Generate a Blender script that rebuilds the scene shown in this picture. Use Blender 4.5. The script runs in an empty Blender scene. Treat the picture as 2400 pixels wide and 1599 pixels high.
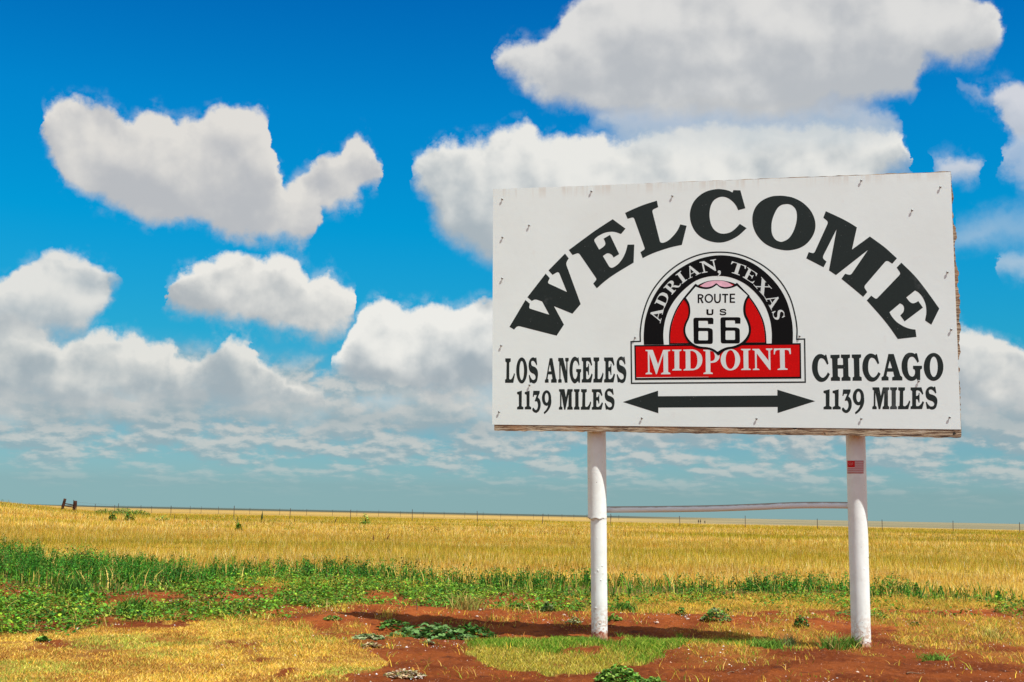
import bpy, math, random
import numpy as np
from mathutils import Vector, Matrix, geometry

rng = np.random.default_rng(7)
S = bpy.context.scene
COL = S.collection
# ------------------------------------------------------------------ camera
F, HY, SL = 2900.0, 405.0, 0.0198          # focal length, horizon and its slope in px of the 2400 px wide photo
ROLL = math.atan(SL); PITCH = math.atan(HY*math.cos(ROLL)/F)
HC = 1.1686
CR, SR, CP, SP = math.cos(ROLL), math.sin(ROLL), math.cos(PITCH), math.sin(PITCH)
right = Vector((CR, -SR*SP, SR*CP)); up = Vector((-SR, -CR*SP, CR*CP)); back = Vector((0, -CP, -SP))
cd = bpy.data.cameras.new('camera'); cam = bpy.data.objects.new('camera', cd); COL.objects.link(cam)
cd.sensor_width = 36; cd.lens = 36*F/2400; cd.clip_end = 20000; cd.clip_start = 0.05
M = Matrix((right, up, back)).transposed().to_4x4(); M.translation = Vector((0, 0, HC)); cam.matrix_world = M
S.camera = cam
EXPO = 0.34
S.view_settings.view_transform = 'Standard'; S.view_settings.look = 'None'
S.view_settings.exposure = EXPO; S.view_settings.gamma = 1; S.view_settings.use_curve_mapping = False
S.cycles.max_bounces = 6; S.cycles.diffuse_bounces = 3; S.cycles.transparent_max_bounces = 8
SUN = Vector((.389, -.377, 1)).normalized()
sl = bpy.data.lights.new('sun', 'SUN'); so = bpy.data.objects.new('sun', sl); COL.objects.link(so)
sl.energy = 5.0; sl.angle = math.radians(.53); sl.color = (1, .995, .955)
so.rotation_euler = SUN.to_track_quat('Z', 'Y').to_euler()

def ray(px):
    x = px[0]-1200.; y = -(px[1]-799.5)
    xr = x*CR-y*SR; yr = x*SR+y*CR
    return Vector((xr, F*CP-yr*SP, F*SP+yr*CP))
def azel(px):
    r = ray(px).normalized()
    return math.degrees(math.atan2(r.x, r.y)), math.degrees(math.asin(r.z))
def ground_pt(px, z=0.):
    r = ray(px); t = (z-HC)/r.z
    return Vector((r.x*t, r.y*t, z))
def proj(X, Y, Z=0.):                       # world -> photo px (numpy)
    z = Z-HC
    xr = X; d = Y*CP+z*SP; yr = -Y*SP+z*CP
    xi = xr*CR+yr*SR; yi = -xr*SR+yr*CR
    d = np.where(d > 0.05, d, 0.05)
    return 1200+F*xi/d, 799.5-F*yi/d

# ------------------------------------------------------------------ node helpers
class NT:
    def __init__(s, tree): s.t = tree; s.x = 0
    def n(s, typ, **kw):
        nd = s.t.nodes.new(typ)
        for k, v in kw.items(): setattr(nd, k, v)
        return nd
    def link(s, a, b): s.t.links.new(a, b)
    def put(s, sock, v):
        if isinstance(v, bpy.types.NodeSocket): s.t.links.new(v, sock)
        else: sock.default_value = v
    def m(s, op, a, b=None, c=None, clamp=False):
        nd = s.t.nodes.new('ShaderNodeMath'); nd.operation = op; nd.use_clamp = clamp
        s.put(nd.inputs[0], a)
        if b is not None: s.put(nd.inputs[1], b)
        if c is not None: s.put(nd.inputs[2], c)
        return nd.outputs[0]
    def sm(s, v, a, b, c=0., d=1.):
        nd = s.t.nodes.new('ShaderNodeMapRange'); nd.interpolation_type = 'SMOOTHSTEP'
        for i, q in enumerate((v, a, b, c, d)): s.put(nd.inputs[i], q)
        return nd.outputs[0]
    def lin(s, v, a, b, c=0., d=1.):
        nd = s.t.nodes.new('ShaderNodeMapRange')
        for i, q in enumerate((v, a, b, c, d)): s.put(nd.inputs[i], q)
        return nd.outputs[0]
    def mix(s, f, a, b, bt='MIX'):
        nd = s.t.nodes.new('ShaderNodeMix'); nd.data_type = 'RGBA'; nd.blend_type = bt
        s.put(nd.inputs[0], f); s.put(nd.inputs[6], a if isinstance(a, bpy.types.NodeSocket) else (*a, 1)[:4])
        s.put(nd.inputs[7], b if isinstance(b, bpy.types.NodeSocket) else (*b, 1)[:4])
        return nd.outputs[2]
    def noise(s, vec, scale, detail=4, rough=.55, out=0, dim='3D', dist=0.):
        nd = s.t.nodes.new('ShaderNodeTexNoise'); nd.noise_dimensions = dim
        if vec is not None: s.link(vec, nd.inputs['Vector'])
        nd.inputs['Scale'].default_value = scale; nd.inputs['Detail'].default_value = detail
        nd.inputs['Roughness'].default_value = rough; nd.inputs['Distortion'].default_value = dist
        return nd.outputs[out]
    def comb(s, x, y, z=0.):
        nd = s.t.nodes.new('ShaderNodeCombineXYZ')
        for i, q in enumerate((x, y, z)): s.put(nd.inputs[i], q)
        return nd.outputs[0]
    def sep(s, v):
        nd = s.t.nodes.new('ShaderNodeSeparateXYZ'); s.link(v, nd.inputs[0]); return nd.outputs
    def ramp(s, f, pts, interp='LINEAR'):
        nd = s.t.nodes.new('ShaderNodeValToRGB'); e = nd.color_ramp.elements; nd.color_ramp.interpolation = interp
        while len(e) < len(pts): e.new(.5)
        for i, (p, c) in enumerate(pts): e[i].position = p; e[i].color = (*c, 1)[:4]
        s.put(nd.inputs[0], f); return nd.outputs[0]

def srgb(r, g, b):
    f = lambda c: (c/255/12.92) if c <= 10 else ((c/255+.055)/1.055)**2.4
    return (f(r), f(g), f(b))

# ------------------------------------------------------------------ world: Nishita sky graded by elevation, cumulus clouds by direction
W = bpy.data.worlds.new('World'); S.world = W; W.use_nodes = True
nt = NT(W.node_tree); bg = W.node_tree.nodes['Background']
sky = nt.n('ShaderNodeTexSky', sky_type='NISHITA'); sky.sun_disc = False
sky.sun_elevation = math.asin(SUN.z); sky.sun_rotation = math.atan2(SUN.x, SUN.y)
STR = .1; G = 2**-EXPO
tc = nt.n('ShaderNodeTexCoord'); D = tc.outputs['Generated']
dx, dy, dz = nt.sep(D)
nt.link(nt.comb(dx, dy, nt.m('MAXIMUM', dz, .02)), sky.inputs[0])
AZ = nt.m('MULTIPLY', nt.m('ARCTAN2', dx, dy), 57.29578)
EL = nt.m('MULTIPLY', nt.m('ARCSINE', dz), 57.29578)
def tg(rgb, nis): return tuple(G*c/(n*STR)/2 for c, n in zip(srgb(*rgb), nis))
gain = nt.ramp(nt.lin(EL, 0, 60), [
    (0.0, tg((134, 173, 179), (4.1, 4.3, 3.6))), (1.2/60, tg((133, 173, 180), (4.1, 4.3, 3.6))), (2.5/60, tg((124, 174, 187), (4.3, 4.8, 4.4))), (4/60, tg((118, 172, 190), (4.4, 5.2, 5.2))),
    (8/60, tg((40, 166, 208), (3.1, 4.4, 5.6))), (13/60, tg((3, 152, 212), (2.2, 3.3, 4.9))),
    (18/60, tg((2, 132, 203), (1.7, 2.6, 4.15))), (24/60, tg((1, 103, 182), (1.36, 2.14, 3.6))),
    (34/60, (.12, .35, .6)), (.8, (.4, .45, .5))])
skyc = nt.mix(1., sky.outputs[0], gain, 'MULTIPLY')
skyc = nt.mix(1., skyc, (2*STR, 2*STR, 2*STR), 'MULTIPLY')        # display-scale radiance (the Background strength below is 0.1)
# warped direction for cloud edges
nz1 = nt.n('ShaderNodeTexNoise'); nt.link(D, nz1.inputs['Vector'])
for k, v in (('Scale', 34), ('Detail', 9), ('Roughness', .57)): nz1.inputs[k].default_value = v
na, nb, nc = nt.sep(nz1.outputs['Color'])
nbig = nt.noise(D, 9., 3, .5)
nfine = nt.noise(D, 150., 5, .65)
nsh = nt.noise(D, 20., 5, .45)
nwisp = nt.sm(nt.noise(D, 55., 7, .6), .44, .66)
voff = nt.n('ShaderNodeVectorMath', operation='ADD'); nt.link(D, voff.inputs[0]); voff.inputs[1].default_value = (.007, 0, .012)
nsh2 = nt.noise(voff.outputs[0], 20., 5, .45)
relief = nt.m('MULTIPLY', nt.m('SUBTRACT', nsh, nsh2), 1.9)          # billows catch the sun on their upper right side
A_ = nt.m('ADD', AZ, nt.m('MULTIPLY', nt.m('SUBTRACT', na, .5), 1.9))
E_ = nt.m('ADD', EL, nt.m('MULTIPLY', nt.m('SUBTRACT', nb, .5), 1.8))
E_ = nt.m('ADD', E_, nt.m('MULTIPLY', nt.m('SUBTRACT', nfine, .5), .36))
AN = nt.lin(A_, -30, 30)
def fcurve(pts, dflt):
    nd = nt.n('ShaderNodeFloatCurve'); c = nd.mapping.curves[0]; nd.mapping.extend = 'HORIZONTAL'
    q = []
    for (a, e) in pts:
        x = (a+30)/60; y = (e+5)/40
        if q and x <= q[-1][0]+1e-4: x = q[-1][0]+1e-4
        q.append((x, min(max(y, 0), 1)))
    q = [(q[0][0]-.004, (dflt+5)/40)]+q+[(q[-1][0]+.004, (dflt+5)/40)]
    c.points[0].location = q[0]; c.points[1].location = q[-1]
    for p in q[1:-1]: c.points.new(*p)
    for p in c.points: p.handle_type = 'VECTOR'
    nd.mapping.update(); nt.link(AN, nd.inputs['Value'])
    return nt.lin(nd.outputs[0], 0, 1, -5, 35)
def cloud(base, top, bot, st, sb, op, lo, hi, sharp=1.):
    T = fcurve([azel(p) for p in top], -4.); B = fcurve([azel(p) for p in bot], 34.)
    a = nt.m('SUBTRACT', T, E_); b = nt.m('SUBTRACT', E_, B)
    ma = nt.sm(a, -st*.6, st*1.5); mb = nt.sm(b, -sb*.45, sb)
    mk = nt.m('MULTIPLY', nt.m('MULTIPLY', ma, mb), op)
    halo = nt.m('MULTIPLY', nt.m('MULTIPLY', nt.sm(a, -.6, .35), nt.sm(b, -.6, .35)), nt.m('MULTIPLY', nwisp, op*.38))
    mk = nt.m('MAXIMUM', mk, halo)
    h = nt.m('DIVIDE', b, nt.m('MAXIMUM', nt.m('ADD', a, b), .3))                # 0 at the base, 1 at the crown
    h = nt.m('ADD', h, nt.m('MULTIPLY', nt.m('SUBTRACT', nbig, .5), 1.2))
    h = nt.m('ADD', h, nt.m('MULTIPLY', nt.m('SUBTRACT', nsh, .5), .9))
    h = nt.m('ADD', h, relief)
    sh = nt.sm(h, -.05, 1.05)
    rim = nt.sm(a, 0., 1.3, .35, 0.)
    sh = nt.m('ADD', sh, nt.m('MULTIPLY', rim, nt.sm(h, .3, .9)), clamp=True)
    lo = tuple(c*G for c in srgb(*lo)); hi = tuple(c*G for c in srgb(*hi))
    colr = nt.mix(sh, lo, hi)
    return nt.mix(mk, base, colr)
R7 = lambda pts: [(x*.7653, y*.7653) for x, y in pts]
R8 = lambda pts: [(1100+x*.55225, y*.55225) for x, y in pts]
LO, HI = (180, 184, 189), (232, 229, 226)
# low rows of far stratocumulus: planar layer plus shallow puffs
zc = nt.m('ADD', nt.m('MAXIMUM', dz, 0.), .035)
lay = nt.comb(nt.m('DIVIDE', dx, zc), nt.m('DIVIDE', dy, zc))
l1 = nt.noise(lay, .55, 6, .62)
ee = nt.m('ADD', nt.m('MAXIMUM', EL, 0.), 1.5)
lu = nt.m('MULTIPLY', AZ, .42); lv = nt.m('MULTIPLY', nt.m('LOGARITHM', ee, 2.71828), 4.4)
l2 = nt.noise(nt.comb(lu, lv), 1., 7, .56)
l = nt.m('ADD', nt.m('MULTIPLY', l1, .2), nt.m('MULTIPLY', l2, .8))
thr = nt.lin(EL, .8, 4.6, .50, .40)
cov = nt.sm(nt.m('SUBTRACT', l, thr), -.05, .10)
cov = nt.m('MULTIPLY', cov, nt.sm(EL, .4, 2.4, 0., 1.))
cov = nt.m('MULTIPLY', cov, nt.sm(E_, 6.0, 7.6, 1., 0.))
l3 = nt.noise(nt.comb(nt.m('ADD', lu, .07), nt.m('ADD', lv, .20)), 1., 7, .56)
lsh = nt.sm(nt.m('SUBTRACT', l2, l3), -.07, .09)
lowc = nt.mix(lsh, tuple(c*G for c in srgb(150, 172, 180)), tuple(c*G for c in srgb(204, 204, 200)))
haze_f = nt.sm(EL, .3, 4., .45, .04)
lowc = nt.mix(haze_f, lowc, skyc)
c = nt.mix(nt.m('MULTIPLY', cov, .92), skyc, lowc)
# big clouds, farthest first
c = cloud(c, [(-500, 900), (-100, 890), (100, 900), (320, 905), (560, 900), (760, 915), (900, 905), (1150, 900), (1600, 900), (2200, 905), (2450, 900), (2800, 920)], [(-500, 1010), (0, 1020), (400, 1005), (800, 1025), (1200, 1030), (2000, 1020), (2450, 1035), (2800, 1020)], .5, .9, .62, (156, 174, 181), (214, 213, 209))
c = cloud(c, [(-400, 640), (-150, 700), (0, 725), (60, 745), (140, 800), (245, 765), (275, 782), (329, 775), (367, 803), (398, 798), (417, 834), (474, 849),
              (497, 828), (528, 780), (589, 788), (604, 842), (658, 868), (711, 905), (760, 930)],
          [(-400, 960), (0, 955), (300, 960), (600, 960), (711, 950), (760, 945)], .22, 1.1, .97, (162, 175, 182), (228, 227, 221))
c = cloud(c, [(770, 835), (800, 790), (849, 722), (887, 696), (918, 708), (964, 713), (1002, 711), (1071, 706), (1155, 711), (1250, 720), (1330, 760), (1420, 800), (1500, 850)],
          [(770, 860), (841, 900), (1000, 930), (1155, 930), (1400, 925), (1500, 920)], .2, .9, .97, (164, 175, 182), (240, 238, 232))
c = cloud(c, [(2150, 830), (2190, 790), (2250, 762), (2300, 768), (2350, 795), (2420, 835), (2520, 860), (2700, 850)], [(2150, 900), (2250, 960), (2420, 985), (2700, 980)], .2, 1.2, .96, (160, 172, 180), (230, 228, 222))
c = cloud(c, [(-300, 700), (-60, 640), (0, 655), (23, 637), (69, 606), (107, 585), (153, 593), (199, 593), (252, 627), (298, 646)],
          [(-300, 800), (-60, 790), (100, 800), (200, 790), (240, 730), (252, 690), (298, 652)], .22, .8, .95, (170, 180, 186), (230, 228, 222))
c = cloud(c, R7([(490, 905), (530, 850), (600, 805), (650, 790), (700, 757), (780, 765), (860, 775), (930, 812), (960, 842), (1000, 817), (1060, 867), (1090, 905)]),
          R7([(490, 915), (530, 965), (700, 990), (850, 1012), (950, 1040), (1050, 1025), (1090, 950)]), .2, .65, .97, (176, 181, 184), (238, 235, 228))
c = cloud(c, [(950, 398), (1000, 352), (1060, 330), (1100, 326), (1144, 320), (1199, 293), (1238, 287), (1266, 313), (1321, 317), (1387, 313), (1453, 330), (1520, 309), (1652, 298), (1763, 293),
              (1928, 284), (2039, 287), (2112, 309), (2133, 353), (2145, 390)],
          [(950, 404), (985, 470), (1010, 515), (1050, 565), (1100, 600), (1150, 625), (1400, 640), (1900, 560), (2060, 450), (2145, 405)], .25, 1., .95, (174, 182, 186), (238, 236, 229))
c = cloud(c, [(1380, 262), (1450, 235), (1700, 230), (2000, 235), (2090, 262), (2120, 290)], [(1380, 275), (1450, 345), (1700, 360), (2000, 350), (2090, 330), (2120, 300)], .4, 1., .7, (186, 198, 206), (206, 210, 212))
c = cloud(c, [(1166, 138), (1183, 105), (1232, 97), (1262, 103), (1293, 66), (1332, 17), (1365, -8), (1450, -50), (1560, -70), (1800, -120), (2100, -90), (2260, -50), (2315, -8), (2331, 33), (2345, 66), (2362, 90)],
          [(1166, 150), (1199, 180), (1243, 226), (1343, 256), (1431, 266), (1541, 275), (1707, 285), (1818, 283), (2039, 255), (2133, 226), (2155, 165), (2180, 146), (2276, 154), (2331, 135), (2362, 98)],
          .3, .75, .93, (190, 192, 193), (228, 226, 221))
c = cloud(c, R7([(105, 366), (140, 318), (200, 300), (320, 300), (355, 340), (390, 370), (440, 350), (500, 335), (530, 375), (600, 365), (680, 328), (740, 335), (828, 345), (842, 480), (875, 560),
                 (940, 535), (985, 490), (1030, 470), (1090, 395), (1130, 420), (1165, 490), (1182, 552)]),
          R7([(105, 374), (135, 470), (190, 575), (260, 610), (330, 637), (430, 680), (550, 680), (650, 690), (720, 727), (830, 745), (930, 765), (970, 740), (975, 662), (1090, 640), (1115, 590), (1182, 562)]),
          .22, .55, .96, (188, 189, 191), (228, 224, 217))
c = cloud(c, [(2245, 186), (2287, 204), (2320, 221), (2345, 190), (2381, 188), (2420, 195), (2600, 190)], [(2245, 195), (2287, 225), (2325, 240), (2350, 290), (2385, 345), (2440, 360), (2600, 400)], .3, .6, .85, (196, 200, 206), (224, 222, 222))
c = cloud(c, [(2335, 360), (2364, 312), (2400, 320), (2440, 330)], [(2335, 392), (2364, 410), (2400, 440), (2440, 450)], .35, .7, .6, (196, 204, 214), (215, 218, 222))
c = cloud(c, [(2165, 383), (2221, 357), (2282, 352), (2318, 384)], [(2165, 391), (2221, 425), (2282, 425), (2318, 392)], .3, .7, .8, (196, 204, 212), (220, 220, 222))
c = cloud(c, [(2225, 520), (2290, 500), (2360, 480), (2430, 470)], [(2225, 585), (2290, 590), (2360, 580), (2430, 575)], .7, .9, .45, (180, 200, 216), (205, 214, 220))
c = cloud(c, [(2330, 600), (2370, 590), (2430, 585)], [(2330, 650), (2370, 660), (2430, 660)], .4, .7, .6, (190, 205, 216), (215, 220, 224))
# scattered clouds added over the unseen sky, bright enough to lift the shade
azf = nt.m('MAXIMUM', nt.sm(nt.m('ABSOLUTE', AZ), 27, 36), nt.sm(EL, 27, 36))
oc = nt.m('MULTIPLY', nt.sm(nt.noise(lay, .8, 6, .58), .40, .52), azf)
c = nt.mix(nt.m('MULTIPLY', oc, nt.sm(EL, 1, 8)), c, (.70*G, .72*G, .73*G))
c = nt.mix(nt.sm(dz, -.002, -.03), c, tuple(q*G for q in srgb(140, 120, 80)))
sc_ = nt.n('ShaderNodeVectorMath', operation='SCALE'); nt.link(c, sc_.inputs[0]); sc_.inputs['Scale'].default_value = 1/STR
nt.link(sc_.outputs[0], bg.inputs[0]); bg.inputs[1].default_value = STR
W.cycles.sampling_method = 'MANUAL'; W.cycles.sample_map_resolution = 512

# ------------------------------------------------------------------ material helpers
def mat(name):
    m_ = bpy.data.materials.new(name); m_.use_nodes = True
    t = NT(m_.node_tree); b = m_.node_tree.nodes['Principled BSDF']
    return m_, t, b
def simple(name, col, rough=.6, spec=.3, bumpscale=None, bumpstr=.2, var=0., vscale=6.):
    m_, t, b = mat(name)
    tcn = t.n('ShaderNodeTexCoord').outputs['Object']
    if var > 0:
        f = t.noise(tcn, vscale, 6, .6)
        t.link(t.mix(t.sm(f, .35, .65), tuple(c*(1-var) for c in col), tuple(min(1, c*(1+var)) for c in col)), b.inputs['Base Color'])
    else: b.inputs['Base Color'].default_value = (*col, 1)
    b.inputs['Roughness'].default_value = rough; b.inputs['Specular IOR Level'].default_value = spec
    if bumpscale:
        bp = t.n('ShaderNodeBump'); bp.inputs['Strength'].default_value = bumpstr; bp.inputs['Distance'].default_value = .01
        t.link(t.noise(tcn, bumpscale, 5, .6), bp.inputs['Height']); t.link(bp.outputs[0], b.inputs['Normal'])
    return m_
def leafmat(name, transl=.3, rough=.6, spec=.25):
    m_, t, b = mat(name)
    at = t.n('ShaderNodeAttribute', attribute_name='tint')
    t.link(at.outputs['Color'], b.inputs['Base Color']); b.inputs['Roughness'].default_value = rough
    b.inputs['Specular IOR Level'].default_value = spec
    tr = t.n('ShaderNodeBsdfTranslucent'); t.link(at.outputs['Color'], tr.inputs['Color'])
    mx = t.n('ShaderNodeMixShader'); mx.inputs[0].default_value = transl
    t.link(b.outputs[0], mx.inputs[1]); t.link(tr.outputs[0], mx.inputs[2])
    t.link(mx.outputs[0], m_.node_tree.nodes['Material Output'].inputs['Surface'])
    return m_

def tag(o, label=None, cat=None, group=None, kind=None):
    if label: o['label'] = label
    if cat: o['category'] = cat
    if group: o['group'] = group
    if kind: o['kind'] = kind
    return o
def mesh_np(name, V, faces, material, parent=None, tint=None, smooth=False):
    """V (n,3); faces: list of (index array (m,k))"""
    me = bpy.data.meshes.new(name); V = np.asarray(V, dtype=np.float32)
    me.vertices.add(len(V)); me.vertices.foreach_set('co', V.ravel())
    idx = np.concatenate([f.ravel() for f in faces]).astype(np.int32)
    tot = np.concatenate([np.full(len(f), f.shape[1]) for f in faces]).astype(np.int32)
    st = np.concatenate([[0], np.cumsum(tot)[:-1]]).astype(np.int32)
    me.loops.add(len(idx)); me.loops.foreach_set('vertex_index', idx)
    me.polygons.add(len(tot)); me.polygons.foreach_set('loop_start', st); me.polygons.foreach_set('loop_total', tot)
    if smooth: me.polygons.foreach_set('use_smooth', np.ones(len(tot), dtype=bool))
    me.update(calc_edges=True); me.validate()
    if tint is not None:
        a = me.attributes.new('tint', 'FLOAT_COLOR', 'POINT')
        c4 = np.ones((len(V), 4), dtype=np.float32); c4[:, :3] = tint; a.data.foreach_set('color', c4.ravel())
    if material: me.materials.append(material)
    o = bpy.data.objects.new(name, me); COL.objects.link(o)
    if parent: o.parent = parent
    return o
def mesh_py(name, verts, faces, material, parent=None, smooth=False):
    me = bpy.data.meshes.new(name); me.from_pydata([tuple(v) for v in verts], [], faces); me.update()
    mats = material if isinstance(material, list) else [material]
    for q in mats: me.materials.append(q)
    if smooth:
        for p in me.polygons: p.use_smooth = True
    o = bpy.data.objects.new(name, me); COL.objects.link(o)
    if parent: o.parent = parent
    return o
def empty(name, loc=(0, 0, 0)):
    o = bpy.data.objects.new(name, None); o.location = loc; COL.objects.link(o); return o

# value noise in numpy
_P = np.random.default_rng(3).random((8, 256, 256)).astype(np.float32)
def vnoise(x, y, k=0):
    xi = np.floor(x).astype(int); yi = np.floor(y).astype(int); fx = x-xi; fy = y-yi
    fx = fx*fx*(3-2*fx); fy = fy*fy*(3-2*fy); g = _P[k % 8]
    a = g[xi & 255, yi & 255]; b = g[(xi+1) & 255, yi & 255]; c_ = g[xi & 255, (yi+1) & 255]; d = g[(xi+1) & 255, (yi+1) & 255]
    return (a*(1-fx)+b*fx)*(1-fy)+(c_*(1-fx)+d*fx)*fy
def fbm(x, y, o=4, k=0, g=.5):
    s = 0; a = 1; n = 0
    for i in range(o): s = s+a*vnoise(x*2**i+17*i, y*2**i+31*i, k+i); n += a; a *= g
    return s/n
def sstep(x, a, b):
    t = np.clip((x-a)/(b-a), 0, 1); return t*t*(3-2*t)

# ------------------------------------------------------------------ ground
def height(X, Y):
    R = np.maximum(Y, 1.)
    h = 1.46*sstep(Y, 45, 145)*sstep(-X/R, .30, .445)
    h = h+.5*np.exp(-(((X+36)/7.)**2+((Y-118)/12.)**2))*.5
    near = sstep(Y, 60, 25)
    h = h+near*(.10*(fbm(X*.35, Y*.35, 3, 1)-.5)+.035*(fbm(X*1.7, Y*1.7, 3, 2)-.5))
    sx, sy = proj(X, Y)
    md = mound_mask(sx, sy)
    h = h+.012*md+(.085*np.exp(-((sy-1446-(sx-1200)*.03)/15)**2)-.075*np.exp(-((sy-1484-(sx-1200)*.03)/14)**2))*sstep(sx, 640, 860)*sstep(sx, 2050, 1850)
    return h
def pip(sx, sy, poly):
    ins = np.zeros(sx.shape, dtype=bool); n = len(poly)
    for i in range(n):
        x1, y1 = poly[i]; x2, y2 = poly[(i+1) % n]
        if y1 == y2: continue
        cnd = ((y1 > sy) != (y2 > sy)) & (sx < (x2-x1)*(sy-y1)/(y2-y1)+x1)
        ins ^= cnd
    return ins
def ell(sx, sy, cx, cy, rx, ry): return np.sqrt(((sx-cx)/rx)**2+((sy-cy)/ry)**2)
def mound_mask(sx, sy):
    a = 1-ell(sx, sy, 1390, 1515, 300, 42); b = 1-ell(sx, sy, 1660, 1510, 190, 26)
    return sstep(np.maximum(a, b), -.05, .5)
yb = lambda x: np.interp(x, [-600, 0, 200, 400, 600, 800, 1000, 1200, 1400, 1600, 1800, 2000, 2200, 2400, 3000], [1285, 1298, 1318, 1325, 1335, 1342, 1355, 1366, 1371, 1376, 1380, 1387, 1397, 1407, 1430])
yf = lambda x: np.interp(x, [-600, 0, 150, 400, 600, 800, 1000, 1200, 1400, 1560, 1700, 1900, 2000, 2200, 2400, 3000], [1340, 1352, 1388, 1378, 1352, 1358, 1377, 1388, 1403, 1398, 1390, 1396, 1402, 1412, 1428, 1450])
yc = lambda x: np.interp(x, [-600, 0, 150, 250, 400, 650, 750, 850, 950, 1100, 1300, 1400, 1500, 1700, 1900, 2400, 3000], [1500, 1492, 1490, 1468, 1452, 1450, 1434, 1428, 1420, 1428, 1448, 1444, 1418, 1432, 1445, 1455, 1460])
DRY = [(-900, 1484), (0, 1484), (120, 1480), (250, 1468), (500, 1452), (620, 1458), (700, 1476), (780, 1500), (850, 1528), (915, 1552), (870, 1566), (800, 1578), (795, 1620), (760, 1900), (-900, 1900)]

MND = [(1105, 1540), (1160, 1508), (1240, 1491), (1400, 1483), (1600, 1486), (1720, 1496), (1800, 1502), (1840, 1512), (1800, 1522), (1710, 1518), (1640, 1518), (1560, 1536), (1500, 1552), (1400, 1564), (1280, 1576), (1190, 1572), (1130, 1558)]
def zones(X, Y):
    """cover fractions on the ground, from where each patch lies"""
    sx, sy = proj(X, Y)
    n1 = fbm(X*1.1, Y*.55, 4, 0)-.5; n2 = fbm(X*3.1+9, Y*1.6, 3, 3)-.5; n3 = fbm(X*.4+5, Y*.3, 3, 5)-.5
    jx = sx+n1*90+n2*40; jy = sy+n1*26+n2*14
    B, Fr, Cc = yb(sx), yf(sx), yc(sx)
    z = {}
    jd = sx+n1*150+n2*70; jdy = sy+n1*34+n2*22
    z['field'] = sstep(jy, B+5, B-8)*(Y > 5)
    z['belt'] = sstep(jy, B-9, B+3)*sstep(jy, Fr+6, Fr-8)
    z['creep'] = sstep(jy, Fr-10, Fr+8)*sstep(jy, Cc+7, Cc-9)*np.interp(sx, [0, 400, 800, 1200, 1450, 1900, 2400], [.98, .9, .82, .8, .5, .40, .5])
    z['creep'] *= sstep(n1+.6*n2, -.20, .02)
    z['dry'] = pip(jd, jdy, DRY)*(.35+.65*sstep(n2+.5*n1, -.26, -.02))*sstep(n2+.4*n1, -.36, -.2)
    ax_ = sx+n1*150+n2*80; ay_ = sy+n1*44+n2*30
    mp = pip(ax_, ay_, MND); m = 1-ell(ax_, ay_, 1320, 1530, 225, 44)
    z['mound'] = np.maximum(sstep(m, -.1, .22)*.5*(n2 > -.08), mp*sstep(n2+.4*n1, -.30, -.05)*np.where((sx > 1600) & (n2 < -.02), .3, 1.))
    st = (sstep(ell(sx, sy+n1*12, 1900, 1413+(sx-1900)*.02, 560, 15), 1.2, .7)+sstep(ell(sx, sy, 760, 1366, 260, 9), 1.2, .7)+sstep(ell(sx, sy, 1520, 1428, 180, 10), 1.2, .7))
    z['strip'] = np.clip(st, 0, 1)
    rt = sstep(jx, 1500, 1800)*sstep(jy, 1400, 1425)*sstep(jy, 1575, 1535)
    z['sparse'] = rt*sstep(n1+.4*n2, -.18, .16)*(1-z['mound'])
    z['sparse'] = np.clip(z['sparse']+.5*sstep(jd, 480, 620)*sstep(jd, 980, 820)*sstep(jdy, 1436, 1450)*sstep(jdy, 1545, 1510)*(n2 > -.08), 0, 1)
    z['bare'] = sstep(n2, .0, .12)*(sy > 1430)
    z['sparse2'] = sstep(jy, Cc-20, Cc)*sstep(jy, 1475, 1450)*sstep(n2, -.1, .2)*.6
    return sx, sy, z

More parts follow.
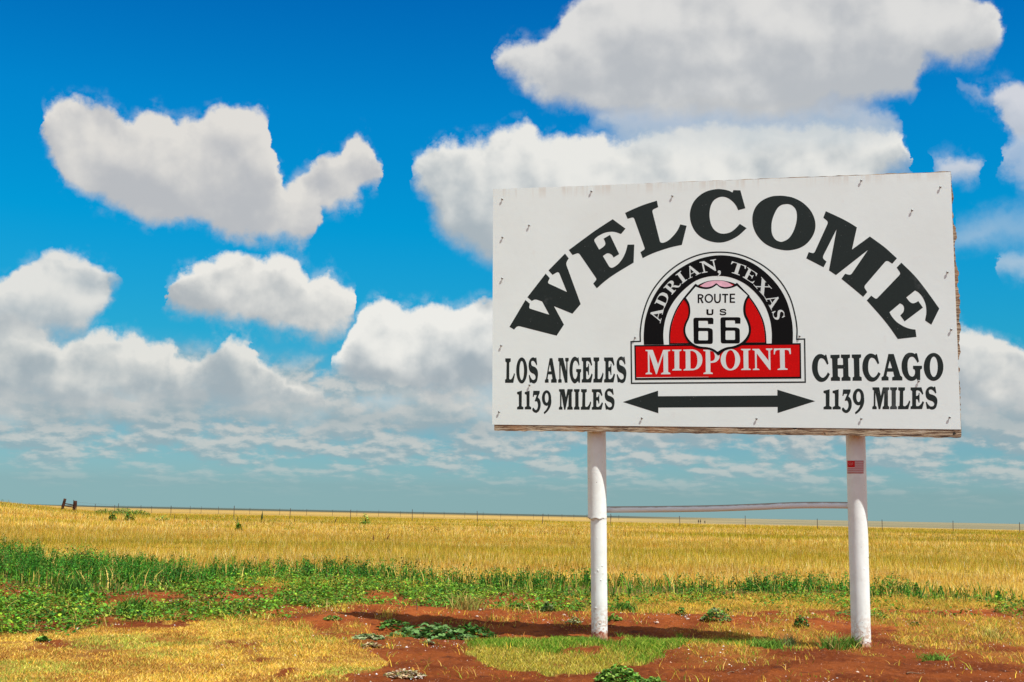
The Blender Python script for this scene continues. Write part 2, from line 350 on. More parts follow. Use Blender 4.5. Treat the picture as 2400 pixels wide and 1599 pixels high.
def build_ground():
    rows = []
    r = .5
    while r < 7.5: rows.append(r); r *= 1.12
    r = 7.5
    while r < 9000:
        rows.append(r)
        r *= 1.0042 if r < 14 else (1.006 if r < 40 else (1.012 if r < 300 else 1.06))
    rows = np.array(rows)
    inner = np.tan(np.linspace(-.52, .52, 620)); a_in = np.linspace(-.52, .52, 620)
    a_out = np.linspace(.52, 2*math.pi-.52, 80)[1:-1]
    ang = np.concatenate([a_in, a_out]); n = len(ang)
    R, A = np.meshgrid(rows, ang, indexing='ij')
    X = R*np.sin(A); Y = R*np.cos(A)
    Yc = np.maximum(Y, .3)
    front = sstep(Y, .5, 4)
    sx, sy, z = zones(X, Yc)
    H = height(X, Yc)*front
    sxm = sx
    soilw = 1-np.clip(z['field']+z['belt']+z['creep']+z['dry']+z['mound'], 0, 1)
    nr = sstep(Y, 30, 15)*front
    cl = fbm(X*9, Y*9, 3, 4)-.5; cl2 = fbm(X*28, Y*28, 2, 6)-.5
    H = H+nr*(.034*cl+.020*cl2)*(.4+.9*soilw)
    V = np.stack([X, Y, H], -1).reshape(-1, 3)
    V = np.vstack([V, [[0, 0, float(H[0].mean())]]])
    i = np.arange(len(rows)-1)[:, None]*n; j = np.arange(n)[None]; j2 = (j+1) % n
    q = np.stack([i+j, i+j2, i+n+j2, i+n+j], -1).reshape(-1, 4)[:, ::-1]
    cen = len(V)-1; t = np.stack([np.full(n, cen), np.arange(n), (np.arange(n)+1) % n], -1)[:, ::-1]
    # cover weights as a point colour: r = thatch / dry litter, g = green litter, b = field
    Cw = np.stack([np.clip(z['dry']+z['strip']+.45*z['sparse']+.7*z['mound'], 0, 1), np.clip(z['creep']*.5+z['belt']+.4*z['mound'], 0, 1), np.where(Y < 1, 0, z['field'])], -1).reshape(-1, 3)
    Cw = np.vstack([Cw, [[1, 0, 0]]])
    m_, tt, b = mat('ground_material')
    at = tt.n('ShaderNodeAttribute', attribute_name='tint'); cr, cg, cb = tt.sep(at.outputs['Color'])
    P = tt.n('ShaderNodeNewGeometry').outputs['Position']; px_, py_, pz_ = tt.sep(P)
    n1 = tt.noise(P, 1.3, 6, .6); n2 = tt.noise(P, 22, 5, .65); n3 = tt.noise(P, 5, 4, .6)
    soil = tt.mix(tt.sm(n1, .35, .68), (.165, .033, .006), (.34, .085, .017))
    soil = tt.mix(tt.sm(tt.m('ADD', py_, tt.m('MULTIPLY', tt.m('SUBTRACT', n1, .5), 3.)), 13.6, 12.4, 0., .32), soil, (.105, .024, .005))
    soil = tt.mix(tt.sm(n2, .5, .8, 0., .8), soil, (.42, .125, .032))
    vor = tt.n('ShaderNodeTexVoronoi'); vor.inputs['Scale'].default_value = 34; tt.link(P, vor.inputs['Vector'])
    grit = tt.m('MULTIPLY', tt.sm(vor.outputs['Distance'], .16, .10), tt.sm(tt.noise(P, 3, 2), .52, .62))
    soil = tt.mix(grit, soil, (.55, .40, .30))
    soil = tt.mix(tt.sm(n3, .58, .70, 0, .75), soil, (.075, .020, .008))
    dry = tt.mix(tt.sm(n2, .3, .7), (.36, .18, .03), (.56, .34, .07))
    grn = tt.mix(n2, (.07, .09, .018), (.16, .16, .04))
    cc = tt.mix(tt.m('MULTIPLY', cr, .8), soil, dry)
    cc = tt.mix(tt.m('MULTIPLY', cg, .75), cc, grn)
    # open field, farther land
    fl = tt.noise(tt.comb(tt.m('MULTIPLY', px_, .012), tt.m('MULTIPLY', py_, .05)), 1, 5, .6)
    fld = tt.mix(tt.sm(fl, .35, .65), (.40, .23, .03), (.54, .32, .05))
    rx_ = tt.m('DIVIDE', px_, tt.m('MAXIMUM', py_, 1.))
    far = tt.mix(tt.sm(tt.noise(tt.comb(tt.m('MULTIPLY', px_, .002), tt.m('MULTIPLY', py_, .004)), 1, 4), .4, .6), (.30, .185, .045), (.40, .26, .075))
    far = tt.mix(tt.sm(rx_, .02, .22), far, tt.mix(tt.sm(tt.noise(tt.comb(tt.m('MULTIPLY', px_, .004), tt.m('MULTIPLY', py_, .006)), 1, 4), .42, .58), (.17, .15, .085), (.25, .20, .11)))
    fld = tt.mix(tt.sm(py_, 190, 260), fld, far)
    dk = tt.m('MULTIPLY', tt.sm(py_, 620, 900), tt.sm(rx_, .2, .08))
    fld = tt.mix(dk, fld, (.055, .065, .045))
    cc = tt.mix(cb, cc, fld)
    tt.link(cc, b.inputs['Base Color']); b.inputs['Roughness'].default_value = .95; b.inputs['Specular IOR Level'].default_value = .1
    bp = tt.n('ShaderNodeBump'); bp.inputs['Strength'].default_value = 1.; bp.inputs['Distance'].default_value = .035
    tt.link(tt.m('ADD', tt.noise(P, 38, 7, .75), tt.m('MULTIPLY', n3, 1.2)), bp.inputs['Height']); tt.link(bp.outputs[0], b.inputs['Normal'])
    o = mesh_np('ground', V, [q, t], m_, tint=Cw, smooth=True)
    tag(o, kind='structure')
    return o
build_ground()

# ------------------------------------------------------------------ vegetation builders (numpy)
def polar_samples(n, r0, r1, half, power=1.0):
    """random ground points in the fan; density falls as r^-power relative to uniform area"""
    u = rng.random(n); e = 2-power
    r = (r0**e+u*(r1**e-r0**e))**(1/e) if abs(e) > 1e-6 else r0*(r1/r0)**u
    a = rng.uniform(-half, half, n)
    return r*np.sin(a), r*np.cos(a)
def blades(X, Y, Z, h, w, lean, tint, seg=1, twist=None, tipfac=None):
    n = len(X); th = rng.uniform(0, 2*math.pi, n)      # lean direction
    fa = rng.uniform(-1, 1, n)*.9 if twist is None else twist
    wx, wy = np.cos(fa)*w*.5, np.sin(fa)*w*.5
    lx, ly = np.cos(th)*lean*h, np.sin(th)*lean*h
    B = np.stack([X, Y, Z], -1)
    if seg == 1:
        V = np.stack([B+np.stack([-wx, -wy, 0*h], -1), B+np.stack([wx, wy, 0*h], -1), B+np.stack([lx, ly, h], -1)], 1)
        Fc = [np.arange(3*n).reshape(n, 3)]; k = 3
    else:
        m1 = B+np.stack([lx*.3, ly*.3, h*.55], -1); tip = B+np.stack([lx, ly, h], -1)
        V = np.stack([B+np.stack([-wx, -wy, 0*h], -1), B+np.stack([wx, wy, 0*h], -1),
                      m1+np.stack([wx, wy, 0*h], -1)*.8, m1-np.stack([wx, wy, 0*h], -1)*.8, tip], 1)
        b = np.arange(n)[:, None]*5; Fc = [b+np.array([[0, 1, 2, 3]]), b+np.array([[3, 2, 4]])]; k = 5
    T = np.repeat(tint[:, None, :], k, 1)
    return V.reshape(-1, 3), Fc, T.reshape(-1, 3)
def merge(parts):
    Vs, Fs, Ts, off = [], {}, [], 0
    for V, Fc, T in parts:
        for f in Fc: Fs.setdefault(f.shape[1], []).append(f+off)
        Vs.append(V); Ts.append(T); off += len(V)
    return np.vstack(Vs), [np.vstack(v) for v in Fs.values()], np.vstack(Ts)
def pick(n, cols, wts, jit=.26):
    c = np.array(cols)[rng.choice(len(cols), n, p=np.array(wts)/sum(wts))]
    return np.clip(c*(1+jit*rng.normal(size=(n, 1)))*(1+.06*rng.normal(size=(n, 3))), .005, .9)
def leaves(C, size, tint, flat=.6, aspect=.55):
    """oval folded leaves: centre C (n,3), length size; 6 verts, 2 quads"""
    n = len(C); th = rng.uniform(0, 2*math.pi, n)
    el_ = np.clip(rng.normal(.25, 1-flat, n), -.6, 1.35)
    d = np.stack([np.cos(th)*np.cos(el_), np.sin(th)*np.cos(el_), np.sin(el_)], -1)
    s = np.stack([-np.sin(th), np.cos(th), rng.normal(0, .25, n)], -1); s /= np.linalg.norm(s, axis=1, keepdims=True)
    up_ = np.cross(d, s); L = size[:, None]; wd = L*aspect*.5
    p0 = C-d*L*.5; p3 = C+d*L*.5-up_*L*.08
    a1 = C-d*L*.15+s*wd+up_*L*.06; a2 = C+d*L*.22+s*wd*.8+up_*L*.05
    b1 = C-d*L*.15-s*wd+up_*L*.06; b2 = C+d*L*.22-s*wd*.8+up_*L*.05
    V = np.stack([p0, a1, a2, p3, b2, b1], 1); b = np.arange(n)[:, None]*6
    Fc = [b+np.array([[0, 1, 2, 3]]), b+np.array([[0, 3, 4, 5]])]
    return V.reshape(-1, 3), Fc, np.repeat(tint[:, None], 6, 1).reshape(-1, 3)

GOLD = [(.58, .38, .065), (.74, .54, .18), (.44, .25, .035), (.46, .36, .045), (.84, .66, .33)]
OLIVE = [(.30, .27, .022), (.15, .17, .015), (.42, .33, .03)]
GREEN = [(.030, .15, .010), (.055, .21, .016), (.025, .09, .010), (.10, .26, .02)]
LIME = [(.14, .28, .015), (.21, .34, .02), (.08, .18, .012), (.30, .33, .035)]
grass_m = leafmat('grass_blades', .22, .85, .06); leaf_m = leafmat('weed_leaves', .2, .6, .18)

def field():
    parts = []
    def tintf(X, Y, n):
        sx, sy = proj(X, Y)
        g1 = fbm(X*.035, Y*.09, 4, 2)+.25*(fbm(X*.4, Y*.4, 2, 5)-.5)
        # greener swathes lie in bands across the field
        d = np.hypot(X, Y)
        wv = .18*(fbm(X*.03, d*.004, 3, 1)-.5)
        band = 1.0*np.exp(-((np.log(d)-np.log(74)+wv)/.13)**2)+.9*sstep(d, 96, 120)+.30*np.exp(-((np.log(d)-np.log(37)+wv)/.10)**2)
        og = np.clip(sstep(g1, .47, .60)*.55+band*sstep(g1, .33, .52)*1.1-.10, 0, .9)
        o_ = rng.random(n) < og
        t = np.where(o_[:, None], pick(n, OLIVE, [3, 1.4, 2], .34), pick(n, GOLD, [4, 3, 2.4, 2, 1.2], .34))
        st = fbm(X*.018+3, np.log(d)*16, 4, 6); br = sstep(st, .5, .68)*.38
        k = rng.random(n) < br; t[k] = pick(k.sum(), [(.50, .24, .03), (.42, .20, .03), (.60, .34, .06)], [3, 1, 2], .3)
        return t*(.70+.62*fbm(X*.03+9, np.log(d)*11, 4, 1))[:, None]
    for n, r0, r1, hm, wm, seg, pw in ((460000, 18, 62, .21, .008, 1, 1.0), (460000, 58, 215, .26, .017, 1, 1.2)):
        X, Y = polar_samples(n, r0, r1, .52, pw)
        sx, sy, z = zones(X, Y); cl = fbm(X*.8, Y*.8, 3, 6)
        keep = (rng.random(n) < z['field']*(.45+.9*cl)); X, Y, cl = X[keep], Y[keep], cl[keep]; n_ = len(X)
        d = np.hypot(X, Y)
        cl3 = fbm(X*.22, Y*.12, 3, 4); h = hm*rng.uniform(.35, 1.15, n_)*(.25+1.3*cl)*(.6+.8*cl3)*np.where(rng.random(n_) < .04, 1.7, 1)*sstep(d, 14, 34)**.5
        w = wm*rng.uniform(.7, 1.4, n_)*(d/40)**.35
        parts.append(blades(X, Y, height(X, Y)-.01, h, w, rng.uniform(.05, .55, n_), tintf(X, Y, n_), seg))
    o = mesh_np('field_grass', *merge(parts)[:2], grass_m, tint=merge(parts)[2] if False else None) if False else None
    n = 2600; X, Y = polar_samples(n, 62, 165, .5, 1.); sx, sy = proj(X, Y)
    k_ = rng.random(n) < np.interp(sx, [0, 1100, 1500], [.9, .7, .35])*sstep(fbm(X*.08, Y*.05, 3, 3), .42, .6); X, Y = X[k_], Y[k_]; m = len(X); hh = rng.uniform(.3, .62, m)
    parts.append(stemplants(X, Y, hh, 12, .13, [(.16, .20, .02), (.08, .15, .015), (.22, .12, .04), (.35, .30, .05)], [3, 2, 1.5, 2]))
    V, Fc, T = merge(parts)
    o = mesh_np('field_grass', V, Fc, grass_m, tint=T)
    tag(o, 'tall dry golden prairie grass covering the field behind the sign', 'grass', kind='stuff')

def stemplants(X, Y, h, nleaf, lsize, cols, wts, spread=.3, top=1.):
    """upright weeds: thin stem plus leaves along it"""
    n = len(X); Z = height(X, Y)
    th = rng.uniform(0, 2*math.pi, n); ln = rng.uniform(0, spread, n)
    base = np.stack([X, Y, Z], -1); dirv = np.stack([np.cos(th)*ln, np.sin(th)*ln, np.ones(n)], -1)
    tcol = pick(n, cols, wts)
    parts = [blades(X, Y, Z, h, np.full(n, .012), ln*0+.01, tcol*.8)]
    k = np.repeat(np.arange(n), nleaf); u = rng.random(len(k))**.8
    C = base[k]+dirv[k]*(u*h[k])[:, None]
    rr = (.22*(1-u*top*.8))*h[k]*1.6
    C[:, :2] += rng.normal(size=(len(k), 2))*rr[:, None]*.8
    parts.append(leaves(C, lsize*rng.uniform(.6, 1.3, len(k))*(1-.45*u), np.clip(tcol[k]*rng.uniform(.75, 1.25, (len(k), 1)), 0, 1), flat=.45, aspect=.42))
    return merge(parts)

field()

def belt():
    n = 14000
    X, Y = polar_samples(n, 17, 34, .5, 1.)
    sx, sy, z = zones(X, Y); cl = fbm(X*.55+3, Y*.55, 3, 7)
    dens = np.interp(sx, [0, 500, 900, 1400, 1700, 2000, 2400], [1, 1, .75, .85, .8, .7, .6])
    keep = rng.random(n) < z['belt']*(sstep(cl, .38, .54)*.93+.07)*dens
    X, Y, cl, sx = X[keep], Y[keep], cl[keep], sx[keep]
    tall = np.interp(sx, [0, 200, 330, 2400], [.95, .95, .6, .62])
    h = rng.uniform(.16, .42, len(X))*(.5+1.0*cl)*tall*1.2
    pr = [stemplants(X, Y, h, 24, .062, GREEN, [3, 3, 2, 1.5])]
    # long leaf grasses between them
    n = 26000; X, Y = polar_samples(n, 16, 34, .5, 1.)
    sx, sy, z = zones(X, Y); keep = rng.random(n) < z['belt']*.75; X, Y = X[keep], Y[keep]; m = len(X)
    pr.append(blades(X, Y, height(X, Y), rng.uniform(.08, .3, m), rng.uniform(.008, .016, m), rng.uniform(.1, .8, m), pick(m, GREEN+LIME+[(.6, .42, .10)], [3, 3, 1, 2, 2, 2, 1, 2, 5]), 2))
    V, Fc, T = merge(pr)
    tag(mesh_np('weed_belt', V, Fc, leaf_m, tint=T), 'dark green weeds growing in a belt in front of the golden field', 'weeds', kind='stuff')
belt()

def creep():
    n = 26000; X, Y = polar_samples(n, 10.5, 28, .5, .9)
    sx, sy, z = zones(X, Y); keep = rng.random(n) < z['creep']*.9; X, Y = X[keep], Y[keep]; m = len(X)
    k = np.repeat(np.arange(m), 15); C = np.stack([X[k], Y[k], height(X, Y)[k]], -1)
    C[:, :2] += rng.normal(size=(len(k), 2))*.085; C[:, 2] += np.abs(rng.normal(.035, .045, len(k)))
    base = pick(m, LIME+GREEN, [3, 2, 3, 1.2, 1.2, 2, .8, 1.5])
    pr = [leaves(C, rng.uniform(.02, .06, len(k)), np.clip(base[k]*rng.uniform(.45, 1.35, (len(k), 1)), 0, 1), .6, .6)]
    n = 16000; X, Y = polar_samples(n, 10.5, 28, .5, .9)
    sx, sy, z = zones(X, Y); keep = rng.random(n) < np.clip(z['creep']*.7+z['sparse2'], 0, 1)*.6; X, Y = X[keep], Y[keep]; m = len(X)
    pr.append(blades(X, Y, height(X, Y), rng.uniform(.04, .16, m), rng.uniform(.005, .01, m), rng.uniform(.2, 1.3, m), pick(m, LIME+[(.5, .36, .10), (.62, .44, .14)], [2, 2, 1, 1, 1.5, 1.5]), 2))
    V, Fc, T = merge(pr)
    tag(mesh_np('creeping_weeds', V, Fc, leaf_m, tint=T), 'light green creeping broadleaf weeds spread over red soil', 'ground cover', kind='stuff')
creep()

def lawn(name, zone, n, r0, r1, hr, cols, wts, label, w=(.004, .008), lean=(.4, 2.2), colf=None, dens=1.):
    X, Y = polar_samples(n, r0, r1, .5, .6)
    sx, sy, z = zones(X, Y); zz = sum(z[q]*f for q, f in zone)
    keep = rng.random(n) < np.clip(zz, 0, 1)*dens; X, Y, sx, sy = X[keep], Y[keep], sx[keep], sy[keep]; m = len(X)
    t = pick(m, cols, wts, .2)
    hh = rng.uniform(*hr, m)
    if colf is not None: t, hh = colf(X, Y, sx, sy, t, hh)
    V, Fc, T = blades(X, Y, height(X, Y)-.004, hh, rng.uniform(*w, m), rng.uniform(*lean, m), t, 2)
    o = mesh_np(name, V, Fc, grass_m, tint=T); tag(o, label, 'grass', kind='stuff')
DRYC = [(.66, .40, .06), (.56, .36, .04), (.80, .54, .15), (.40, .37, .04), (.44, .18, .04)]
def dryf(X, Y, sx, sy, t, hh):
    g = (rng.random(len(X)) < sstep(fbm(X*.9, Y*.9, 3, 1)+.0004*(sy-1500), .45, .62)*.8)
    t[g] = pick(g.sum(), [(.30, .33, .05), (.18, .27, .03), (.44, .40, .08)], [2, 1, 2])
    b_ = (rng.random(len(X)) < sstep(fbm(X*1.7+4, Y*1.7, 3, 5), .50, .66)*.7); t[b_] = pick(b_.sum(), [(.34, .14, .03), (.46, .26, .05), (.26, .09, .03)], [2, 3, 1])
    return t*(.84+.56*fbm(X*4, Y*4, 2, 7))[:, None], hh*(.6+.8*fbm(X*3, Y*3, 2, 2))
lawn('dry_lawn', [('dry', 1)], 520000, 8, 15.5, (.007, .030), DRYC, [4, 3, 3, 1.2, .8], 'short trampled straw yellow grass at the left foreground', (.003, .006), (.3, 1.5), colf=dryf)
def mdf(X, Y, sx, sy, t, hh):
    q_ = (fbm(X*2.2, Y*1.4, 3, 4)-.5)*70; g = sstep(sy+q_, 1545, 1500)*.95; g = np.maximum(g, sstep(sx+q_*3, 1420, 1600)*.9)
    k = rng.random(len(X)) < g
    t[k] = pick(k.sum(), [(.11, .25, .02), (.20, .33, .025), (.06, .16, .015), (.42, .42, .07)], [3, 3, 2, 2])
    hh = hh*np.where(k, 1.35, .8); return t, hh
lawn('green_grass', [('mound', 1)], 420000, 8.6, 14, (.014, .050), [(.50, .38, .05), (.38, .34, .04), (.26, .29, .04), (.58, .46, .12)], [4, 3, 2, 2], 'green and yellow grass patch around the foot of the left post', (.003, .007), (.2, 1.2), mdf)
def tuf(X, Y, sx, sy, t, hh):
    k = fbm(X*7, Y*7, 2, 2); c_ = sstep(k, .42, .62); t = t*(.6+.5*fbm(X*2.5, Y*2.5, 2, 6))[:, None]*1.15
    return t, hh*(.35+1.1*c_)
lawn('dry_tufts', [('strip', 1), ('sparse', .42), ('sparse2', .45), ('bare', .045)], 900000, 8.5, 24, (.010, .055), [(.68, .42, .05), (.62, .40, .10), (.52, .24, .05), (.32, .36, .04), (.13, .25, .02)], [4, 3, 2, 1.8, 1.3], 'sparse yellow dry grass on the bare red soil at the right', (.003, .007), (.3, 1.6), colf=tuf)

# pebbles
def pebbles():
    n = 26000; X, Y = polar_samples(n, 8, 20, .5, .8); sx, sy, z = zones(X, Y)
    w = (1-np.clip(z['dry']*.75+z['mound']+z['creep']*.8+z['belt']+z['field'], 0, 1))*sstep(fbm(X*1.3, Y*1.3, 3, 3), .46, .62)
    w += .9*np.exp(-((sy-1457)/11)**2)*sstep(sx, 1330, 1400)*(sy < 1480)+.5*np.exp(-ell(sx, sy, 1020, 1500, 120, 20)**2)
    keep = rng.random(n) < w*.5; X, Y = X[keep], Y[keep]; m = len(X)
    r = .0042*np.exp(rng.normal(0, .45, m)); r = np.clip(r, .002, .014)
    oc = np.array([(1, 0, 0), (0, 1, 0), (-1, 0, 0), (0, -1, 0), (0, 0, 1), (0, 0, -1)], float)
    V = np.stack([X, Y, height(X, Y)+r*.3], -1)[:, None]+oc[None]*r[:, None, None]*rng.uniform(.6, 1.3, (m, 6, 1))*np.array([1.2, 1, .7])
    b = np.arange(m)[:, None, None]*6
    f = (b+np.array([[0, 1, 4], [1, 2, 4], [2, 3, 4], [3, 0, 4], [1, 0, 5], [2, 1, 5], [3, 2, 5], [0, 3, 5]])[None]).reshape(-1, 3)
    t = pick(m, [(.72, .60, .50), (.50, .30, .20), (.82, .76, .68)], [2, 1.5, 1.5])
    pm = leafmat('pebble_material', 0., .9, .2)
    tag(mesh_np('pebbles', V.reshape(-1, 3), [f], pm, tint=np.repeat(t[:, None], 6, 1).reshape(-1, 3)), 'pale pebbles and grit scattered over the red soil', 'gravel', kind='stuff')
pebbles()

# ------------------------------------------------------------------ the sign
CORN = [(1159.2, 443.6), (2231.9, 395.8), (2251.9, 999.1), (1153.6, 995.4)]
Rr = [ray(p) for p in CORN]
Am = np.array([-np.array(Rr[1]), np.array(Rr[2]), -np.array(Rr[3])]).T
s_ = np.linalg.solve(Am, -np.array(Rr[0]))
Pc = [Rr[0], Rr[1]*s_[0], Rr[2]*s_[1], Rr[3]*s_[2]]
kk = 2.44/(Pc[0]-Pc[3]).length
CAM = Vector((0, 0, HC))
Pc = [p*kk+CAM for p in Pc]                                    # TL TR BR BL on the panel face
U = (Pc[2]-Pc[3]).normalized(); VV = (Pc[0]-Pc[3]).normalized(); N = U.cross(VV).normalized()      # N points to the viewer
O0 = Pc[3]
ORG = Vector(((Pc[2].x+Pc[3].x)/2, (Pc[2].y+Pc[3].y)/2, 0))    # the sign's base
def onplane(px, off=0.):
    """photo mark -> point on the panel's own plane, 'off' metres proud of it"""
    r = ray(px); t = (O0+N*0-CAM).dot(N)/r.dot(N)
    return CAM+r*t+N*off
def plane_uv(px):
    p = onplane(px)-O0; return (p.dot(U), p.dot(VV))
def from_uv(u, v, off=0.): return O0+U*u+VV*v+N*off
sign = empty('roadside_sign', ORG)
tag(sign, 'large white WELCOME sign board on two white pipe posts beside the field', 'sign')
def loc(p, par=None): return Vector(p)-ORG

white = None
def panel_mat():
    m_, t, b = mat('white_panel_paint'); tcn = t.n('ShaderNodeTexCoord').outputs['Object']
    n1 = t.noise(tcn, 1.1, 6, .6); n2 = t.noise(tcn, 9, 6, .65)
    sx_, sy_, sz_ = t.sep(tcn)
    col = t.mix(t.sm(n1, .35, .7), (.775, .862, .835), (.74, .815, .785))
    col = t.mix(t.sm(n2, .62, .8, 0, .45), col, (.71, .70, .66))
    streak = t.noise(t.comb(t.m('MULTIPLY', sx_, 14), t.m('MULTIPLY', sy_, 14), t.m('MULTIPLY', sz_, .8)), 1, 4, .6)
    top = t.sm(sz_, 4.35, 4.48)
    col = t.mix(t.m('MULTIPLY', top, t.sm(streak, .45, .65, 0., .4)), col, (.60, .52, .42))
    t.link(col, b.inputs['Base Color']); b.inputs['Roughness'].default_value = .42; b.inputs['Specular IOR Level'].default_value = .35
    bp = t.n('ShaderNodeBump'); bp.inputs['Strength'].default_value = .06; bp.inputs['Distance'].default_value = .02
    t.link(n2, bp.inputs['Height']); t.link(bp.outputs[0], b.inputs['Normal'])
    return m_
panel_m = panel_mat()
# panel: a 2 mm sheet
TH = .0025
def slab(uvs, z0, z1, name, m_, parent):
    tri = geometry.tessellate_polygon([[Vector((a, b_, 0)) for a, b_ in uvs]])
    n = len(uvs); vs = [loc(from_uv(a, b_, z1)) for a, b_ in uvs]+[loc(from_uv(a, b_, z0)) for a, b_ in uvs]
    fs = [tuple(t) for t in tri]+[tuple(q+n for q in reversed(t)) for t in tri]
    fs += [(i, (i+1) % n, (i+1) % n+n, i+n) for i in range(n)]
    o = mesh_py(name, vs, fs, m_, parent); fixn(o); return o
def fixn(o):
    import bmesh
    bm = bmesh.new(); bm.from_mesh(o.data); bmesh.ops.recalc_face_normals(bm, faces=bm.faces); bm.to_mesh(o.data); bm.free()
cuv = [((p-O0).dot(U), (p-O0).dot(VV)) for p in Pc]
panel = slab(cuv, -TH, 0., 'panel', panel_m, sign)
# weathered plywood backing, ragged where it shows
def wood_mat():
    m_, t, b = mat('weathered_plywood'); tcn = t.n('ShaderNodeTexCoord').outputs['Object']
    sx_, sy_, sz_ = t.sep(tcn)
    g = t.noise(t.comb(t.m('MULTIPLY', sx_, 5), t.m('MULTIPLY', sy_, 5), t.m('MULTIPLY', sz_, 70)), 1, 8, .7, dist=.6)
    big = t.noise(tcn, 2.2, 4, .6)
    col = t.ramp(g, [(.34, (.02, .012, .008)), (.45, (.16, .09, .05)), (.54, (.40, .30, .19)), (.68, (.62, .55, .43))])
    col = t.mix(t.sm(big, .5, .7, 0, .6), col, (.40, .20, .09))
    spot = t.noise(tcn, 14, 3, .5); col = t.mix(t.sm(spot, .68, .74), col, (.02, .015, .01))
    t.link(col, b.inputs['Base Color']); b.inputs['Roughness'].default_value = .9
    bp = t.n('ShaderNodeBump'); bp.inputs['Strength'].default_value = .9; bp.inputs['Distance'].default_value = .015
    t.link(g, bp.inputs['Height']); t.link(bp.outputs[0], b.inputs['Normal'])
    return m_
wood = wood_mat()
def wood_outline():
    pts = []
    uR = cuv[2][0]; h0 = cuv[1][1]
    bl = plane_uv((1158, 1008)); br = plane_uv((2252, 1017.5))
    for t in np.linspace(0, 1, 160):                            # bottom edge, left to right
        u = bl[0]+(br[0]-bl[0])*t; v = bl[1]+(br[1]-bl[1])*t
        v += .012*(float(fbm(np.array(u*3.), np.array(1.), 3, 1))-.5)+.010*(float(vnoise(np.array(u*22.), np.array(2.), 2))-.5)
        pts.append((u, v))
    for t in np.linspace(0, 1, 150)[1:]:                        # right edge, upwards, frayed
        u0 = br[0]+(cuv[1][0]-br[0])*t; v = br[1]+(h0+.004-br[1])*t
        fr = .018*float(sstep(np.array(float(fbm(np.array(v*2.1+3), np.array(5.), 3, 2))), .34, .72))+.014*(float(vnoise(np.array(v*13.), np.array(1.), 4))-.5)+.012*(float(vnoise(np.array(v*45.), np.array(1.), 4))-.5)
        fr *= min(1, (1-t)*8+.3)
        pts.append((u0+.004+max(fr, -.006)*min(1, t*9)*1.35, v))
    for t in np.linspace(0, 1, 140)[1:]:                        # top edge, right to left
        u = cuv[1][0]*(1-t); v = cuv[1][1]+(cuv[0][1]-cuv[1][1])*t
        v += (.010*(1-t)+.001)*(.5+float(vnoise(np.array(u*20.), np.array(7.), 3)))-.003
        pts.append((u+.003, v))
    pts.append((bl[0]+.0, bl[1]+.03))
    return pts
backing = slab(wood_outline(), -TH-.06, -TH-.0005, 'backing_board', wood, sign)

# ---- vector artwork helpers: each mark is a thin sheet on the panel
def cmr(p0, p1, p2, p3, n=6):
    out = []
    for i in range(1, n):
        t = i/n
        out.append(tuple(.5*((2*p1[k])+(-p0[k]+p2[k])*t+(2*p0[k]-5*p1[k]+4*p2[k]-p3[k])*t*t+(-p0[k]+3*p1[k]-3*p2[k]+p3[k])*t**3) for k in (0, 1)))
    return out
def path(pts, closed_spline=False):
    n = len(pts)
    P = [p[:2] for p in pts]; K = [(p[2] if len(p) > 2 else None) for p in pts]
    if closed_spline: K = ['s']*n
    out = []
    for i in range(n):
        a, b_ = P[i], P[(i+1) % n]; k, k2 = K[i], K[(i+1) % n]
        if isinstance(k, (int, float)):
            p, q = P[i-1], b_
            def tow(x, y, r):
                L = math.hypot(y[0]-x[0], y[1]-x[1]); r = min(r, L*.48); return (x[0]+(y[0]-x[0])*r/L, x[1]+(y[1]-x[1])*r/L)
            s0, s1 = tow(a, p, k), tow(a, q, k)
            for j in range(6):
                t = j/5; out.append(tuple((1-t)**2*s0[m]+2*t*(1-t)*a[m]+t*t*s1[m] for m in (0, 1)))
        else: out.append(a)
        if k == 's' or k2 == 's':
            pm = P[i-1] if k == 's' else (2*a[0]-b_[0], 2*a[1]-b_[1])
            pn = P[(i+2) % n] if k2 == 's' else (2*b_[0]-a[0], 2*b_[1]-a[1])
            out += cmr(pm, a, b_, pn)
    return out
def ellipse(cx, cy, rx, ry, rot=0, n=40):
    c_, s__ = math.cos(rot), math.sin(rot)
    return [(cx+rx*math.cos(t)*c_-ry*math.sin(t)*s__, cy+rx*math.cos(t)*s__+ry*math.sin(t)*c_) for t in np.linspace(0, 2*math.pi, n, endpoint=False)]
def rect(x0, y0, x1, y1): return [(x0, y0), (x1, y0), (x1, y1), (x0, y1)]
def stroke(pts, w):
    q = []
    P = [p[:2] for p in pts]
    ext = [P[0]]
    for i in range(len(P)-1):
        pm = P[i-1] if i > 0 else (2*P[0][0]-P[1][0], 2*P[0][1]-P[1][1]); pn = P[i+2] if i+2 < len(P) else (2*P[-1][0]-P[-2][0], 2*P[-1][1]-P[-2][1])
        if len(P) > 2: ext += cmr(pm, P[i], P[i+1], pn, 6)
        ext.append(P[i+1])
    L, Rr_ = [], []
    for i, p in enumerate(ext):
        a = ext[max(i-1, 0)]; b_ = ext[min(i+1, len(ext)-1)]; d = math.hypot(b_[0]-a[0], b_[1]-a[1]) or 1
        nx, ny = -(b_[1]-a[1])/d*w/2, (b_[0]-a[0])/d*w/2
        L.append((p[0]+nx, p[1]+ny)); Rr_.append((p[0]-nx, p[1]-ny))
    return L+Rr_[::-1]
